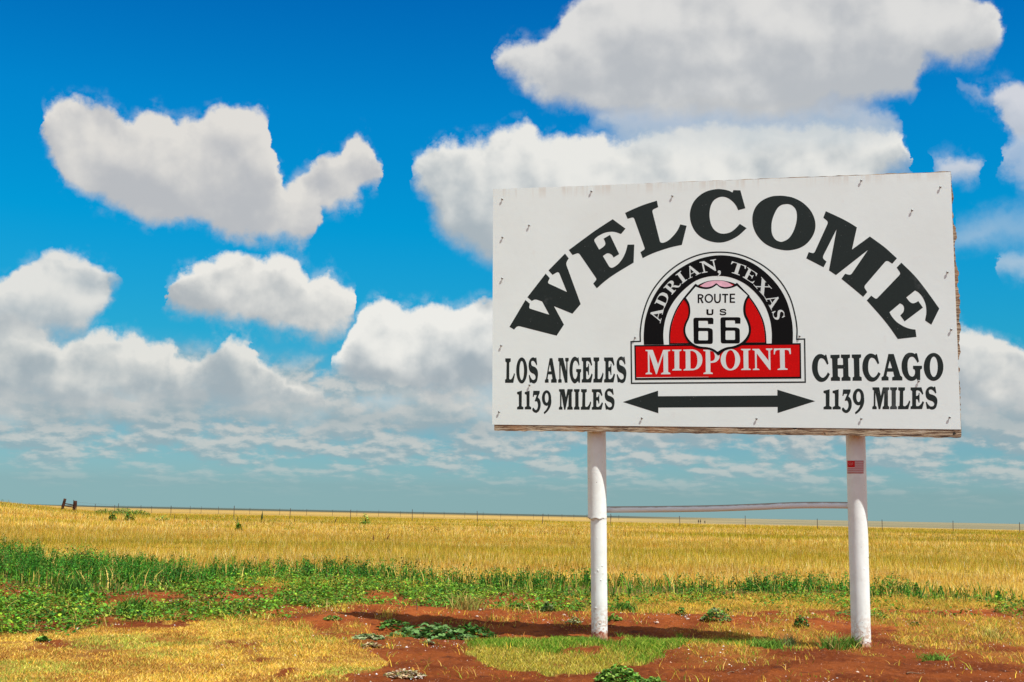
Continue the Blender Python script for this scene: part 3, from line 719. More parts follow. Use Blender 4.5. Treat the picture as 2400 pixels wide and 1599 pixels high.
def inset(poly, d):
    n = len(poly); A = sum(poly[i][0]*poly[(i+1) % n][1]-poly[(i+1) % n][0]*poly[i][1] for i in range(n)); sg = 1 if A > 0 else -1
    out = []
    for i in range(n):
        p, q, r = poly[i-1], poly[i], poly[(i+1) % n]
        def nrm(a, b_):
            L = math.hypot(b_[0]-a[0], b_[1]-a[1]) or 1e-9; return (-(b_[1]-a[1])/L*sg, (b_[0]-a[0])/L*sg)
        n1, n2 = nrm(p, q), nrm(q, r); mx, my = n1[0]+n2[0], n1[1]+n2[1]; L2 = mx*mx+my*my
        if L2 < .3: L2 = .3
        out.append((q[0]+mx*2*d/L2, q[1]+my*2*d/L2))
    return out
def fill(adds, subs=()):
    """union of adds minus subs -> verts2d, tris"""
    vs, es = [], []
    sc = 1.0
    for pl in list(adds)+list(subs):
        o_ = len(vs); n = len(pl); vs += [Vector(p) for p in pl]; es += [(o_+i, o_+(i+1) % n) for i in range(n)]
    r = geometry.delaunay_2d_cdt(vs, es, [], 0, 1e-5)
    V, Fc = r[0], r[2]
    C = np.array([((V[f[0]]+V[f[1]]+V[f[2]])/3)[:] for f in Fc]); A = np.array([abs((V[f[1]]-V[f[0]]).cross(V[f[2]]-V[f[0]])) for f in Fc])
    ins = np.zeros(len(Fc), dtype=bool)
    for pl in adds: ins |= pip(C[:, 0], C[:, 1], pl)
    for pl in subs: ins &= ~pip(C[:, 0], C[:, 1], pl)
    ins &= A > 1e-9
    return V, [Fc[i] for i in np.nonzero(ins)[0]]
class Art:
    """collects marks given in a tile's own coordinates and lays them on the panel plane"""
    def __init__(s): s.v = []; s.f = []
    def add(s, tile, adds, subs=(), off=.0006):
        x0, y0, k = tile
        # CDT in units of tile px / 1000 keeps eps meaningful
        A = [[(p[0]/1000, p[1]/1000) for p in a] for a in adds]; B = [[(p[0]/1000, p[1]/1000) for p in a] for a in subs]
        V, Fc = fill(A, B); o_ = len(s.v)
        s.v += [loc(onplane((x0+p.x*1000*k, y0+p.y*1000*k), off)) for p in V]
        for f in Fc:
            a, b_, c_ = [s.v[o_+i] for i in f]
            s.f.append(tuple(o_+i for i in (f if (b_-a).cross(c_-a).dot(N) > 0 else f[::-1])))
    def build(s, name, m_, parent): return mesh_py(name, s.v, s.f, m_, parent)

def ink_mat(name, col, dirt, rough=.5, spec=.22, amt=.8):
    m_, t, b = mat(name); tcn = t.n('ShaderNodeTexCoord').outputs['Object']
    n1 = t.noise(tcn, 60, 6, .7); n2 = t.noise(tcn, 3.2, 5, .6); v = t.n('ShaderNodeTexVoronoi'); v.inputs['Scale'].default_value = 26; t.link(tcn, v.inputs['Vector'])
    c_ = t.mix(t.sm(n1, .4, .75, 0, .5), col, tuple(q*1.5 for q in col))
    c_ = t.mix(t.m('MULTIPLY', t.sm(v.outputs['Distance'], .11, .05), t.sm(n2, .47, .6)), c_, dirt)
    c_ = t.mix(t.m('MULTIPLY', t.sm(n2, .60, .78), amt*.5), c_, dirt)
    t.link(c_, b.inputs['Base Color']); b.inputs['Roughness'].default_value = rough; b.inputs['Specular IOR Level'].default_value = spec
    return m_
ink = ink_mat('faded_black_vinyl', (.014, .021, .019), (.16, .17, .17))
black = ink_mat('black_vinyl', (.003, .003, .003), (.012, .012, .012), .5, .12, .2)
redm = ink_mat('red_vinyl', (.56, .002, .002), (.50, .006, .005), .5, .10, .2)
emw = simple('emblem_white', (.74, .82, .79), .45, .3); letw = simple('lettering_white', (.65, .72, .70), .45, .3, var=.04)
pinkm = simple('faded_pink', (.80, .46, .56), .5, .3, var=.12, vscale=14)

TW = (1180, 580, .14035); TE = (1320, 500, .12121); TL_ = (1450, 460, .10204); TCc = (1600, 430, .10204); TO = (1750, 440, .10204); TM = (1880, 480, .14668); TE2 = (2010, 600, .13393)
s = 's'
A = Art()
A.add(TW, [path([(100, 1327), (367, 878), (440, 940), (428, 1018, 22), (765, 1125), (645, 903), (530, 865, 35), (473, 895), (400, 832), (705, 438), (773, 512), (735, 595, 35), (1060, 745), (920, 400, 45), (820, 460), (752, 385), (1028, 103), (1090, 185), (1040, 265, 50), (1290, 947), (1152, 1108), (845, 983), (1010, 1290), (888, 1475), (235, 1308, 45), (178, 1373)])])
A.add(TE, [path([(108, 712), (380, 510, s), (650, 315, s), (957, 115), (1205, 298), (1118, 403), (1020, 368, s), (920, 358, s), (800, 380, s), (680, 440, s), (610, 500, s), (603, 540), (695, 703), (770, 655, s), (812, 605, s), (808, 550, s), (780, 492), (905, 418), (1083, 790), (975, 856), (940, 805, s), (880, 775, s), (830, 785, s), (768, 828), (900, 1050, 35), (960, 1050, s), (1060, 985, s), (1150, 870, s), (1210, 740, s), (1245, 608), (1375, 605), (1362, 955), (1000, 1175, s), (800, 1320, s), (650, 1452), (580, 1360), (650, 1275, 30), (300, 765, 40), (180, 808)])])
A.add(TL_, [path([(148, 385), (350, 290, s), (600, 190, s), (878, 103), (908, 252), (765, 318, 55), (955, 1065, 30), (1030, 1068, s), (1150, 1010, s), (1290, 870, s), (1370, 750, s), (1415, 648), (1562, 680), (1452, 1120), (1200, 1175, s), (900, 1270, s), (700, 1350, s), (553, 1425), (500, 1285), (607, 1215, 40), (345, 480, 50), (205, 520)])])
A.add(TCc, [path([(1440, 572), (1325, 160), (1165, 155), (1145, 210), (1050, 165, s), (900, 135, s), (750, 135, s), (560, 180, s), (400, 270, s), (270, 400, s), (195, 550, s), (165, 720, s), (190, 900, s), (270, 1080, s), (400, 1220, s), (570, 1310, s), (750, 1355, s), (920, 1355, s), (1100, 1300, s), (1280, 1200, s), (1470, 1030), (1312, 930), (1220, 1030, s), (1100, 1120, s), (960, 1155, s), (840, 1140, s), (730, 1070, s), (660, 960, s), (625, 820, s), (618, 680, s), (645, 520, s), (710, 400, s), (800, 335, s), (910, 308, s), (1030, 335, s), (1150, 420, s), (1230, 520, s), (1275, 617)])])
A.add(TO, [path([(740, 185), (560, 205), (380, 280), (240, 400), (155, 560), (130, 740), (160, 930), (250, 1110), (400, 1270), (590, 1375), (800, 1430), (980, 1440), (1180, 1400), (1350, 1310), (1480, 1170), (1560, 1010), (1580, 840), (1540, 660), (1440, 490), (1280, 340), (1080, 235), (900, 195)], True)],
      [path([(900, 380), (800, 400), (710, 470), (630, 620), (580, 780), (570, 950), (590, 1080), (660, 1190), (760, 1240), (840, 1235), (960, 1170), (1060, 1030), (1130, 840), (1155, 660), (1130, 510), (1050, 415), (970, 382)], True)])
A.add(TM, [path([(378, 103), (620, 215, s), (760, 290, s), (875, 362), (797, 716), (1083, 508), (1300, 665, s), (1420, 770, s), (1515, 857), (1440, 943), (1350, 885, 45), (985, 1310, 40), (1040, 1397), (975, 1473), (800, 1325, s), (627, 1185), (687, 1103), (775, 1128, 40), (1050, 725), (540, 1125), (428, 1050), (550, 395), (320, 850, 50), (390, 910), (342, 1000), (65, 857), (105, 757), (190, 780, 35), (420, 275, 40), (338, 207)])])
A.add(TE2, [path([(765, 118), (1000, 350, s), (1200, 600, s), (1430, 922), (1290, 1205), (1180, 1130), (1203, 990, s), (1190, 850, s), (1140, 730, s), (1070, 645, s), (1005, 605), (852, 727), (910, 800, s), (960, 828, s), (1010, 820, s), (1062, 790), (1143, 905), (823, 1147), (747, 1042), (800, 980, s), (812, 910, s), (790, 860, s), (742, 830), (558, 985), (600, 1060, s), (690, 1160, s), (820, 1240, s), (920, 1275, s), (1013, 1290), (1030, 1418), (703, 1455), (560, 1250, s), (400, 1050, s), (160, 780), (238, 695), (325, 760, 35), (757, 310, 45), (683, 205)])])
o = A.build('lettering', ink, panel); o['label'] = 'arched WELCOME in heavy black slab letters'

# condensed capitals, traced once and placed by their boxes
la1, la2, c1, c2 = (1170, 820, .06797), (1320, 820, .06797), (1890, 815, .07222), (2050, 815, .07222)
ml, mr = (1200, 900, .1062), (1920, 895, .12319)
GL = {}
GL['L'] = ([path([(210, 295), (398, 295), (398, 405), (350, 440, 15), (348, 1000), (375, 1025), (420, 1010, s), (470, 930, s), (515, 795), (545, 850), (487, 1140), (203, 1140), (203, 1030), (245, 1005, 10), (255, 440, 10), (210, 400)])], [])
GL['O'] = ([ellipse(778, 712, 192, 450)], [ellipse(778, 715, 78, 330)])
GL['S'] = ([path([(1245, 295), (1255, 262), (1283, 275), (1310, 505), (1288, 540), (1235, 440, s), (1180, 385, s), (1125, 390, s), (1105, 450, s), (1130, 545, s), (1220, 590, s), (1290, 650, s), (1335, 760, s), (1335, 920, s), (1300, 1080, s), (1240, 1150, s), (1175, 1160, s), (1110, 1125), (1085, 1140), (1050, 1130), (1020, 875), (1045, 855), (1090, 960, s), (1150, 1035, s), (1210, 1030, s), (1248, 980, s), (1245, 900, s), (1200, 840, s), (1100, 785, s), (1040, 700, s), (1015, 560, s), (1025, 420, s), (1080, 310, s), (1150, 262, s), (1200, 268, s)])], [])
GL['A'] = ([path([(1740, 290), (1835, 290), (1960, 1000), (1985, 1030), (1985, 1135), (1790, 1135), (1790, 1030), (1835, 1005), (1815, 850), (1690, 850), (1670, 1000), (1705, 1030), (1705, 1135), (1575, 1135), (1575, 1040), (1615, 1005)])], [[(1705, 745), (1795, 745), (1750, 510)]])
GL['N'] = ([path([(2035, 280), (2205, 280), (2312, 735), (2312, 415), (2277, 385), (2277, 280), (2397, 280), (2397, 385), (2357, 415), (2357, 1135), (2267, 1135), (2122, 510), (2115, 1005), (2155, 1035), (2155, 1135), (2035, 1135), (2035, 1035), (2075, 1005), (2070, 415), (2035, 385)])], [])
GL['G'] = ([path([(500, 290), (512, 255), (530, 255), (562, 520), (540, 555), (500, 450, s), (450, 385, s), (400, 385, s), (350, 470, s), (328, 620, s), (328, 780, s), (350, 930, s), (395, 1005, s), (430, 1000, s), (475, 920, s), (490, 820, s), (480, 770, s), (448, 760), (448, 665), (620, 665), (620, 760), (590, 790, 12), (580, 1135), (530, 1135), (512, 1080), (450, 1140, s), (395, 1160, s), (330, 1120, s), (265, 1000, s), (222, 820, s), (218, 640, s), (245, 450, s), (300, 310, s), (370, 245, s), (430, 245, s)])], [])
GL['E'] = ([path([(640, 265), (945, 262), (1000, 515), (970, 560), (930, 470, s), (880, 400, s), (820, 385, s), (795, 420), (795, 605), (840, 590, s), (865, 540, s), (865, 485), (893, 485), (893, 870), (865, 870), (850, 790, s), (830, 745, s), (795, 738), (795, 990), (815, 1015), (870, 1005, s), (930, 930, s), (980, 810), (1018, 860), (965, 1130), (640, 1132), (640, 1030), (685, 1000, 10), (685, 410, 12), (640, 370)])], [])
GL['1'] = ([path([(112, 180), (218, 148), (215, 490, 10), (253, 515), (253, 562), (112, 562), (112, 515), (152, 490, 8), (150, 240), (112, 222)])], [])
GL['3'] = ([path([(470, 152), (612, 152), (612, 200), (572, 295), (610, 340, s), (632, 410, s), (630, 510, s), (600, 590, s), (550, 635, s), (500, 632, s), (455, 590, s), (450, 545, s), (475, 525, s), (495, 550, s), (520, 575, s), (550, 560, s), (572, 490, s), (565, 420, s), (545, 385, s), (510, 388), (500, 375), (548, 245), (490, 245), (478, 285), (458, 285)])], [])
GL['9'] = ([ellipse(763, 312, 103, 172), path([(868, 330), (868, 420, s), (840, 520, s), (780, 610, s), (712, 668), (700, 630), (760, 560, s), (795, 480, s), (805, 400, s), (800, 330)])], [ellipse(766, 308, 40, 108)])
GL['M'] = ([path([(1038, 115), (1160, 115), (1190, 290), (1225, 115), (1340, 115), (1340, 160), (1318, 185), (1318, 495), (1340, 520), (1340, 568), (1220, 568), (1220, 520), (1245, 495), (1250, 230), (1180, 568), (1150, 568), (1092, 230), (1092, 495), (1115, 520), (1115, 568), (1035, 568), (1035, 520), (1060, 495), (1062, 180), (1038, 160)])], [])
GL['I'] = ([path([(1368, 115), (1492, 115), (1492, 160), (1470, 185), (1470, 495), (1490, 520), (1490, 568), (1368, 568), (1368, 520), (1395, 495), (1395, 185), (1368, 160)])], [])
GL['C'] = ([path([(600, 262), (610, 228), (648, 228), (720, 520), (670, 555), (630, 470, s), (570, 380, s), (500, 345, s), (440, 360, s), (390, 450, s), (368, 600, s), (375, 760, s), (420, 890, s), (490, 965, s), (560, 970, s), (640, 900, s), (695, 800), (765, 860), (690, 1000, s), (600, 1085, s), (490, 1115, s), (380, 1085, s), (280, 980, s), (205, 820, s), (180, 640, s), (205, 450, s), (280, 300, s), (380, 220, s), (470, 208, s), (540, 228, s)])], [])
GL['H'] = ([path([(778, 235), (1080, 228), (1080, 325), (1015, 360, 20), (1015, 560), (1190, 560), (1185, 350, 20), (1120, 325), (1120, 225), (1415, 222), (1415, 325), (1355, 355, 15), (1370, 930, 20), (1435, 970), (1435, 1075), (1140, 1078), (1140, 975), (1195, 940, 15), (1190, 680), (1022, 682), (1025, 930, 20), (1092, 970), (1092, 1078), (795, 1078), (795, 975), (850, 945, 15), (832, 355, 20), (778, 330)])], [])
GL['J'] = ([path([(1472, 222), (1775, 218), (1775, 315), (1718, 350, 15), (1730, 930, 20), (1795, 965), (1798, 1075), (1498, 1075), (1498, 972), (1550, 940, 15), (1535, 350, 20), (1472, 325)])], [])       # wide I
GL['a'] = ([path([(445, 205), (620, 205), (835, 905), (900, 960), (900, 1065), (568, 1065), (568, 960), (635, 935), (600, 780), (410, 780), (385, 920, 10), (452, 960), (452, 1065), (225, 1068), (220, 965), (285, 920)])], [[(432, 665), (565, 665), (490, 425)]])
GL['g'] = ([path([(1310, 210), (1322, 178), (1375, 182), (1440, 450), (1388, 492), (1340, 400, s), (1270, 315, s), (1200, 295, s), (1130, 330, s), (1080, 440, s), (1068, 600, s), (1085, 770, s), (1130, 890, s), (1200, 938, s), (1260, 925, s), (1300, 860, s), (1310, 770, s), (1290, 710, s), (1245, 690), (1245, 588), (1538, 588), (1538, 680), (1480, 715, 15), (1480, 1060), (1390, 1062), (1360, 1005), (1290, 1060, s), (1190, 1080, s), (1080, 1050, s), (970, 940, s), (895, 780, s), (872, 590, s), (900, 400, s), (980, 250, s), (1080, 175, s), (1180, 163, s), (1260, 180, s)])], [])
GL['o'] = ([ellipse(1912, 625, 320, 455)], [ellipse(1920, 620, 127, 330)])
def put(A, tile, ch, box=None, off=.0006):
    ad, sb = GL[ch]
    allp = [p for a in ad for p in a]; x0, x1 = min(p[0] for p in allp), max(p[0] for p in allp); y0, y1 = min(p[1] for p in allp), max(p[1] for p in allp)
    if box is None: box = (x0, y0, x1, y1)
    f = lambda p: (box[0]+(p[0]-x0)/(x1-x0)*(box[2]-box[0]), box[1]+(p[1]-y0)/(y1-y0)*(box[3]-box[1]))
    A.add(tile, [[f(p) for p in a] for a in ad], [[f(p) for p in a] for a in sb], off)
A = Art()
for ch in 'LOSAN': put(A, la1, ch)
put(A, la2, 'G'); put(A, la2, 'E'); put(A, la2, 'L', (1040, 262, 1395, 1130)); put(A, la2, 'E', (1410, 262, 1790, 1130)); put(A, la2, 'S', (1840, 230, 2180, 1150))
o = A.build('lettering', ink, panel); o['label'] = 'LOS ANGELES in condensed black capitals'
A = Art()
put(A, ml, '1'); put(A, ml, '1', (282, 148, 425, 562)); put(A, ml, '3'); put(A, ml, '9'); put(A, ml, 'M'); put(A, ml, 'I')
put(A, ml, 'L', (1520, 115, 1750, 570)); put(A, ml, 'E', (1762, 115, 2010, 570)); put(A, ml, 'S', (2045, 98, 2265, 580))
o = A.build('lettering', ink, panel); o['label'] = '1139 MILES below LOS ANGELES'
A = Art()
put(A, c1, 'C'); put(A, c1, 'H'); put(A, c1, 'J'); put(A, c1, 'C', (1815, 190, 2410, 1105)); put(A, c2, 'a'); put(A, c2, 'g'); put(A, c2, 'o')
o = A.build('lettering', ink, panel); o['label'] = 'CHICAGO in wide black capitals'
A = Art()
put(A, mr, '1', (82, 143, 238, 525)); put(A, mr, '1', (255, 143, 410, 525)); put(A, mr, '3', (432, 145, 620, 595)); put(A, mr, '9', (638, 128, 858, 620))
put(A, mr, 'M', (1010, 105, 1332, 522)); put(A, mr, 'I', (1348, 105, 1482, 522)); put(A, mr, 'L', (1498, 105, 1735, 522)); put(A, mr, 'E', (1738, 105, 1995, 520)); put(A, mr, 'S', (2022, 88, 2250, 530))
o = A.build('lettering', ink, panel); o['label'] = '1139 MILES below CHICAGO'
A = Art()
A.add((0, 0, 1), [[(1459.8, 942.4), (1542.4, 915.8), (1542.4, 928.9), (1822, 927.1), (1822, 913.6), (1910.7, 940.4), (1822.5, 968.3), (1822.5, 954), (1543, 955.5), (1543, 968.8)]])
A.build('double_arrow', ink, panel)

# ---- emblem
T5 = (1460, 570, .22321)
outer = path([(78, 1028), (175, 1025), (175, 920, s), (200, 760, s), (260, 580, s), (350, 430, s), (480, 290, s), (640, 180, s), (820, 110, s), (1000, 88, s), (1190, 105, s), (1370, 170, s), (1530, 270, s), (1660, 400, s), (1760, 570, s), (1815, 760, s), (1835, 900, s), (1833, 1002), (1915, 1000), (1922, 1468), (83, 1480)])
A = Art(); A.add(T5, [outer], [inset(outer, 15)], .0006)
emblem = A.build('emblem', ink, sign); emblem['label'] = 'arched black, white and red midpoint emblem with a thin outline'
A = Art(); A.add(T5, [inset(outer, 16.5)], [], .0005); A.build('emblem_ground', emw, emblem)
arch = path([(220, 1068), (218, 960, s), (235, 800, s), (290, 630, s), (380, 470, s), (500, 340, s), (650, 235, s), (820, 160, s), (1000, 128, s), (1180, 145, s), (1350, 205, s), (1500, 310, s), (1630, 450, s), (1720, 610, s), (1770, 790, s), (1785, 930, s), (1783, 1056)])
warch = path([(430, 1066), (425, 940, s), (450, 790, s), (510, 650, s), (610, 520, s), (740, 410, s), (860, 360, s), (985, 345, s), (1120, 358, s), (1260, 415, s), (1380, 510, s), (1480, 640, s), (1540, 790, s), (1562, 930, s), (1562, 1056)])
darch = path([(485, 1065), (485, 950, s), (505, 830, s), (560, 690, s), (650, 560, s), (760, 460, s), (870, 405, s), (980, 390, s), (1090, 400, s), (1200, 440, s), (1310, 540, s), (1400, 660, s), (1470, 800, s), (1500, 930, s), (1508, 1056)])
A = Art(); A.add(T5, [arch], [warch], .0012); A.build('arch_band', black, emblem)
A = Art(); A.add(T5, [darch], [inset(darch, 14)], .0012); A.build('arch_line', black, emblem)
A = Art(); A.add(T5, [inset(darch, 14.5)], [], .0010); A.build('red_arch', redm, emblem)
A = Art(); A.add(T5, [path([(812, 449), (880, 410, s), (980, 394, s), (1080, 405, s), (1158, 447), (1060, 480), (900, 480)])], [], .0018); A.build('pink_arch', pinkm, emblem)
A = Art(); A.add(T5, [[(120, 1072), (1868, 1050), (1873, 1422), (127, 1437)]], [[(135, 1087), (1853, 1067), (1857, 1403), (141, 1416)]], .0018)
A.build('banner_border', black, emblem)
A = Art(); A.add(T5, [[(134, 1086), (1854, 1066), (1858, 1404), (140, 1417)]], [], .0016); A.build('banner', redm, emblem)
A = Art(); A.add(T5, [[(143, 1411), (900, 1405), (900, 1407), (143, 1416)]], [], .0021); A.build('banner_line', emw, emblem)
m1, m2 = (1480, 790, .09346), (1680, 790, .09346)
A = Art()
A.add(m1, [path([(352, 325), (535, 325), (668, 690), (795, 325), (972, 322), (972, 348), (915, 365), (920, 880), (975, 905), (975, 935), (745, 938), (745, 912), (805, 885), (800, 420), (635, 935), (615, 935), (450, 430), (458, 885), (515, 910), (515, 935), (357, 937), (357, 910), (415, 885), (410, 365), (352, 348)])], [], .0022)
A.add(m1, [path([(1020, 320), (1255, 318), (1255, 340), (1200, 365), (1200, 790), (1255, 818), (1255, 840), (1027, 843), (1027, 820), (1082, 790), (1080, 365), (1020, 343)])], [], .0022)
A.add(m1, [path([(1300, 318), (1540, 312), (1650, 350, s), (1750, 450, s), (1778, 570, s), (1750, 700, s), (1660, 800, s), (1540, 838), (1305, 842), (1305, 820), (1362, 790), (1358, 365), (1300, 343)])], [path([(1475, 350), (1540, 355, s), (1620, 420, s), (1655, 560, s), (1640, 700, s), (1580, 790, s), (1480, 795)])], .0022)
A.add(m1, [path([(1800, 322), (2050, 320), (2150, 360, s), (2205, 450, s), (2200, 540, s), (2130, 620, s), (2050, 645, s), (1980, 650), (1980, 880), (2040, 905), (2040, 928), (1805, 930), (1805, 905), (1865, 880), (1860, 365), (1800, 345)])], [path([(1970, 350), (2050, 370, s), (2090, 450, s), (2090, 540, s), (2050, 595, s), (1980, 612)])], .0022)
A.add(m2, [ellipse(342, 570, 245, 270)], [ellipse(342, 568, 120, 237)], .0022)
A.add(m2, [path([(608, 300), (845, 298), (845, 322), (788, 345), (795, 785), (852, 808), (852, 828), (613, 830), (613, 808), (675, 785), (668, 345), (608, 322)])], [], .0022)
A.add(m2, [path([(890, 300), (1060, 298), (1300, 600), (1295, 345), (1235, 318), (1235, 290), (1395, 288), (1395, 312), (1340, 340), (1348, 825), (1325, 828), (1000, 410), (1005, 785), (1068, 808), (1068, 828), (905, 830), (905, 808), (962, 785), (955, 350), (890, 322)])], [], .0022)
A.add(m2, [path([(1430, 290), (1850, 285), (1858, 430), (1830, 430), (1805, 350, s), (1765, 325), (1700, 322), (1708, 775), (1775, 800), (1775, 822), (1525, 828), (1525, 805), (1592, 780), (1580, 325), (1520, 328), (1470, 360, s), (1455, 438), (1430, 438)])], [], .0022)
A.build('lettering', letw, emblem)['label'] = 'MIDPOINT in white serif letters on the red banner'
# shield
T3 = (1590, 640, .12752)
so_ = path([(313, 197), (400, 245, s), (520, 262, s), (620, 240, s), (697, 187), (770, 240, s), (870, 260, s), (980, 240, s), (1077, 180), (1315, 425), (1258, 520, s), (1235, 650, s), (1250, 770, s), (1300, 880, s), (1335, 1010, s), (1325, 1130, s), (1270, 1240, s), (1180, 1320, s), (1050, 1380, s), (920, 1405, s), (825, 1445, s), (733, 1520), (650, 1450, s), (540, 1405, s), (380, 1390, s), (270, 1350, s), (180, 1270, s), (115, 1160, s), (93, 1040, s), (120, 920, s), (165, 830, s), (188, 730, s), (180, 620, s), (145, 540, s), (85, 470)])
si_ = path([(318, 252), (410, 285, s), (520, 298, s), (620, 275, s), (705, 220), (780, 275, s), (870, 292, s), (980, 275, s), (1075, 238), (1272, 415), (1215, 520, s), (1190, 650, s), (1205, 780, s), (1255, 890, s), (1290, 1000, s), (1285, 1110, s), (1220, 1220, s), (1130, 1295, s), (1010, 1345, s), (890, 1365, s), (800, 1400, s), (722, 1448), (640, 1395, s), (540, 1365, s), (400, 1350, s), (290, 1310, s), (200, 1230, s), (145, 1140, s), (128, 1040, s), (150, 940, s), (195, 840, s), (220, 730, s), (212, 610, s), (185, 530, s), (140, 460)])
A = Art(); A.add(T3, [so_], [si_], .0030); A.build('shield_border', black, emblem)
A = Art(); A.add(T3, [si_], [], .0028); A.build('shield', emw, emblem)
A = Art()
def six(dx_, dy_):
    f = lambda L: [(p[0]+dx_, p[1]+dy_)+tuple(p[2:]) for p in L]
    A.add(T3, [path(f([(275, 822, 45), (648, 822, 45), (643, 940), (545, 940), (543, 880, 20), (370, 880, 18), (373, 1008, 15), (560, 1010), (632, 1030, 45), (635, 1305, 45), (283, 1305, 45)]))], [path(f([(370, 1068, 20), (545, 1068, 20), (545, 1238, 20), (370, 1238, 20)]))], .0034)
six(0, 0); six(497, -8)
A.build('lettering', black, emblem)['label'] = 'large 66 on the shield'; A = Art()
A.add(T3, [path([(515, 668), (553, 668), (553, 747, 15), (612, 747, 15), (612, 668), (645, 668), (643, 775, 40), (515, 775, 40)])], [], .0034)
A.add(T3, [stroke([(868, 700), (858, 678), (820, 672), (778, 680), (776, 704), (812, 716), (852, 724), (870, 744), (856, 762), (820, 767), (780, 762), (768, 742)], 25)], [], .0034)
A.build('lettering', black, emblem)['label'] = 'small US on the shield'; A = Art()
A.add(T3, [rect(355, 390, 384, 555), stroke([(375, 402), (425, 405), (450, 430), (425, 462), (375, 468)], 27), [(395, 470), (425, 465), (466, 553), (432, 555)]], [], .0034)
A.add(T3, [ellipse(560, 468, 79, 84)], [ellipse(560, 468, 51, 57)], .0034)
A.add(T3, [stroke([(671, 384), (671, 490), (686, 530), (718, 543), (752, 528), (766, 490), (767, 382)], 29)], [], .0034)
A.add(T3, [rect(803, 384, 915, 411), rect(846, 384, 876, 550)], [], .0034)
A.add(T3, [rect(943, 380, 973, 550), rect(943, 380, 1042, 406), rect(943, 454, 1034, 479), rect(943, 523, 1042, 550)], [], .0034)
A.build('lettering', black, emblem)['label'] = 'ROUTE at the top of the shield'
# ADRIAN, TEXAS along the arch
def sr(x0, x1, y0, y1): return rect(x0, y0, x1, y1)
TG = {
 'A': ([[(.12, .03), (.20, .03), (.50, .90), (.47, 1.0)], [(.44, 1.0), (.54, 1.0), (.93, .03), (.70, .03), (.42, .84)], sr(.24, .72, .29, .35), sr(0, .34, 0, .05), sr(.59, 1.02, 0, .05)], []),
 'D': ([path([(0, 0), (.5, 0), (.80, .08, s), (.98, .30, s), (1., .5, s), (.97, .72, s), (.80, .93, s), (.5, 1.), (0, 1.), (0, .95), (.13, .90), (.13, .1), (0, .05)])], [path([(.36, .07), (.5, .06), (.68, .14, s), (.76, .34, s), (.77, .52, s), (.74, .72, s), (.64, .88, s), (.48, .94), (.36, .94)])]),
 'R': ([path([(0, 1), (.52, 1), (.70, .96, s), (.80, .84, s), (.80, .68, s), (.70, .54, s), (.58, .48), (.68, .36, s), (.80, .10, s), (.90, .06, s), (1., .12), (1.02, .07), (.92, -.02, s), (.76, -.02, s), (.64, .10, s), (.52, .34, s), (.42, .44), (.34, .46), (.34, .1), (.46, .05), (.46, 0), (0, 0), (0, .05), (.12, .1), (.12, .9), (0, .95)])], [path([(.34, .53), (.44, .54), (.55, .62, s), (.58, .76, s), (.54, .88, s), (.44, .94), (.34, .94)])]),
 'I': ([path([(0, 0), (1, 0), (1, .05), (.74, .1), (.74, .9), (1, .95), (1, 1), (0, 1), (0, .95), (.26, .9), (.26, .1), (0, .05)])], []),
 'N': ([path([(0, 1), (.30, 1), (.80, .34), (.80, .9), (.66, .95), (.66, 1), (1.02, 1), (1.02, .95), (.88, .9), (.88, 0), (.82, 0), (.22, .80), (.22, .1), (.36, .05), (.36, 0), (0, 0), (0, .05), (.13, .1), (.13, .9), (0, .95)])], []),
 'T': ([path([(0, 1), (1, 1), (1.01, .72), (.96, .72), (.90, .88, s), (.80, .94), (.62, .94), (.62, .1), (.78, .05), (.78, 0), (.22, 0), (.22, .05), (.38, .1), (.38, .94), (.20, .94), (.10, .88, s), (.04, .72), (-.01, .72)])], []),
 'E': ([path([(0, 1), (.95, 1), (.96, .74), (.91, .74), (.84, .88, s), (.72, .94), (.38, .94), (.38, .55), (.55, .55), (.66, .58, s), (.70, .68), (.74, .68), (.74, .34), (.70, .34), (.66, .44, s), (.55, .48), (.38, .48), (.38, .06), (.72, .06), (.88, .12, s), (.97, .28), (1.02, .28), (.98, 0), (0, 0), (0, .05), (.14, .1), (.14, .9), (0, .95)])], []),
 'X': ([[(.05, 1), (.36, 1), (.97, 0), (.66, 0)], [(.10, .0), (.19, .0), (.90, 1), (.82, 1)], sr(0, .46, .95, 1.), sr(.66, 1., .95, 1.), sr(-.02, .36, 0, .05), sr(.54, 1.04, 0, .05)], []),
 'S': ([path([(.80, .98), (.86, .98), (.92, .70), (.85, .70), (.72, .88, s), (.50, .95, s), (.30, .88, s), (.28, .74, s), (.42, .64, s), (.72, .52, s), (.95, .38, s), (.98, .22, s), (.86, .06, s), (.60, -.02, s), (.38, .0, s), (.20, .05), (.12, -.02), (.06, -.02), (.02, .32), (.09, .32), (.22, .12, s), (.46, .04, s), (.68, .10, s), (.74, .22, s), (.62, .34, s), (.32, .44, s), (.10, .56, s), (.04, .74, s), (.14, .92, s), (.40, 1.02, s), (.64, .98, s), (.74, .94)])], []),
 ',': ([ellipse(.5, .12, .3, .13), path([(.78, .13), (.78, -.02, s), (.6, -.16, s), (.25, -.27), (.22, -.23), (.45, -.1, s), (.52, .02)])], [])}
a1, a2 = (1500, 590, .1148), (1680, 590, .1148)
A = Art()
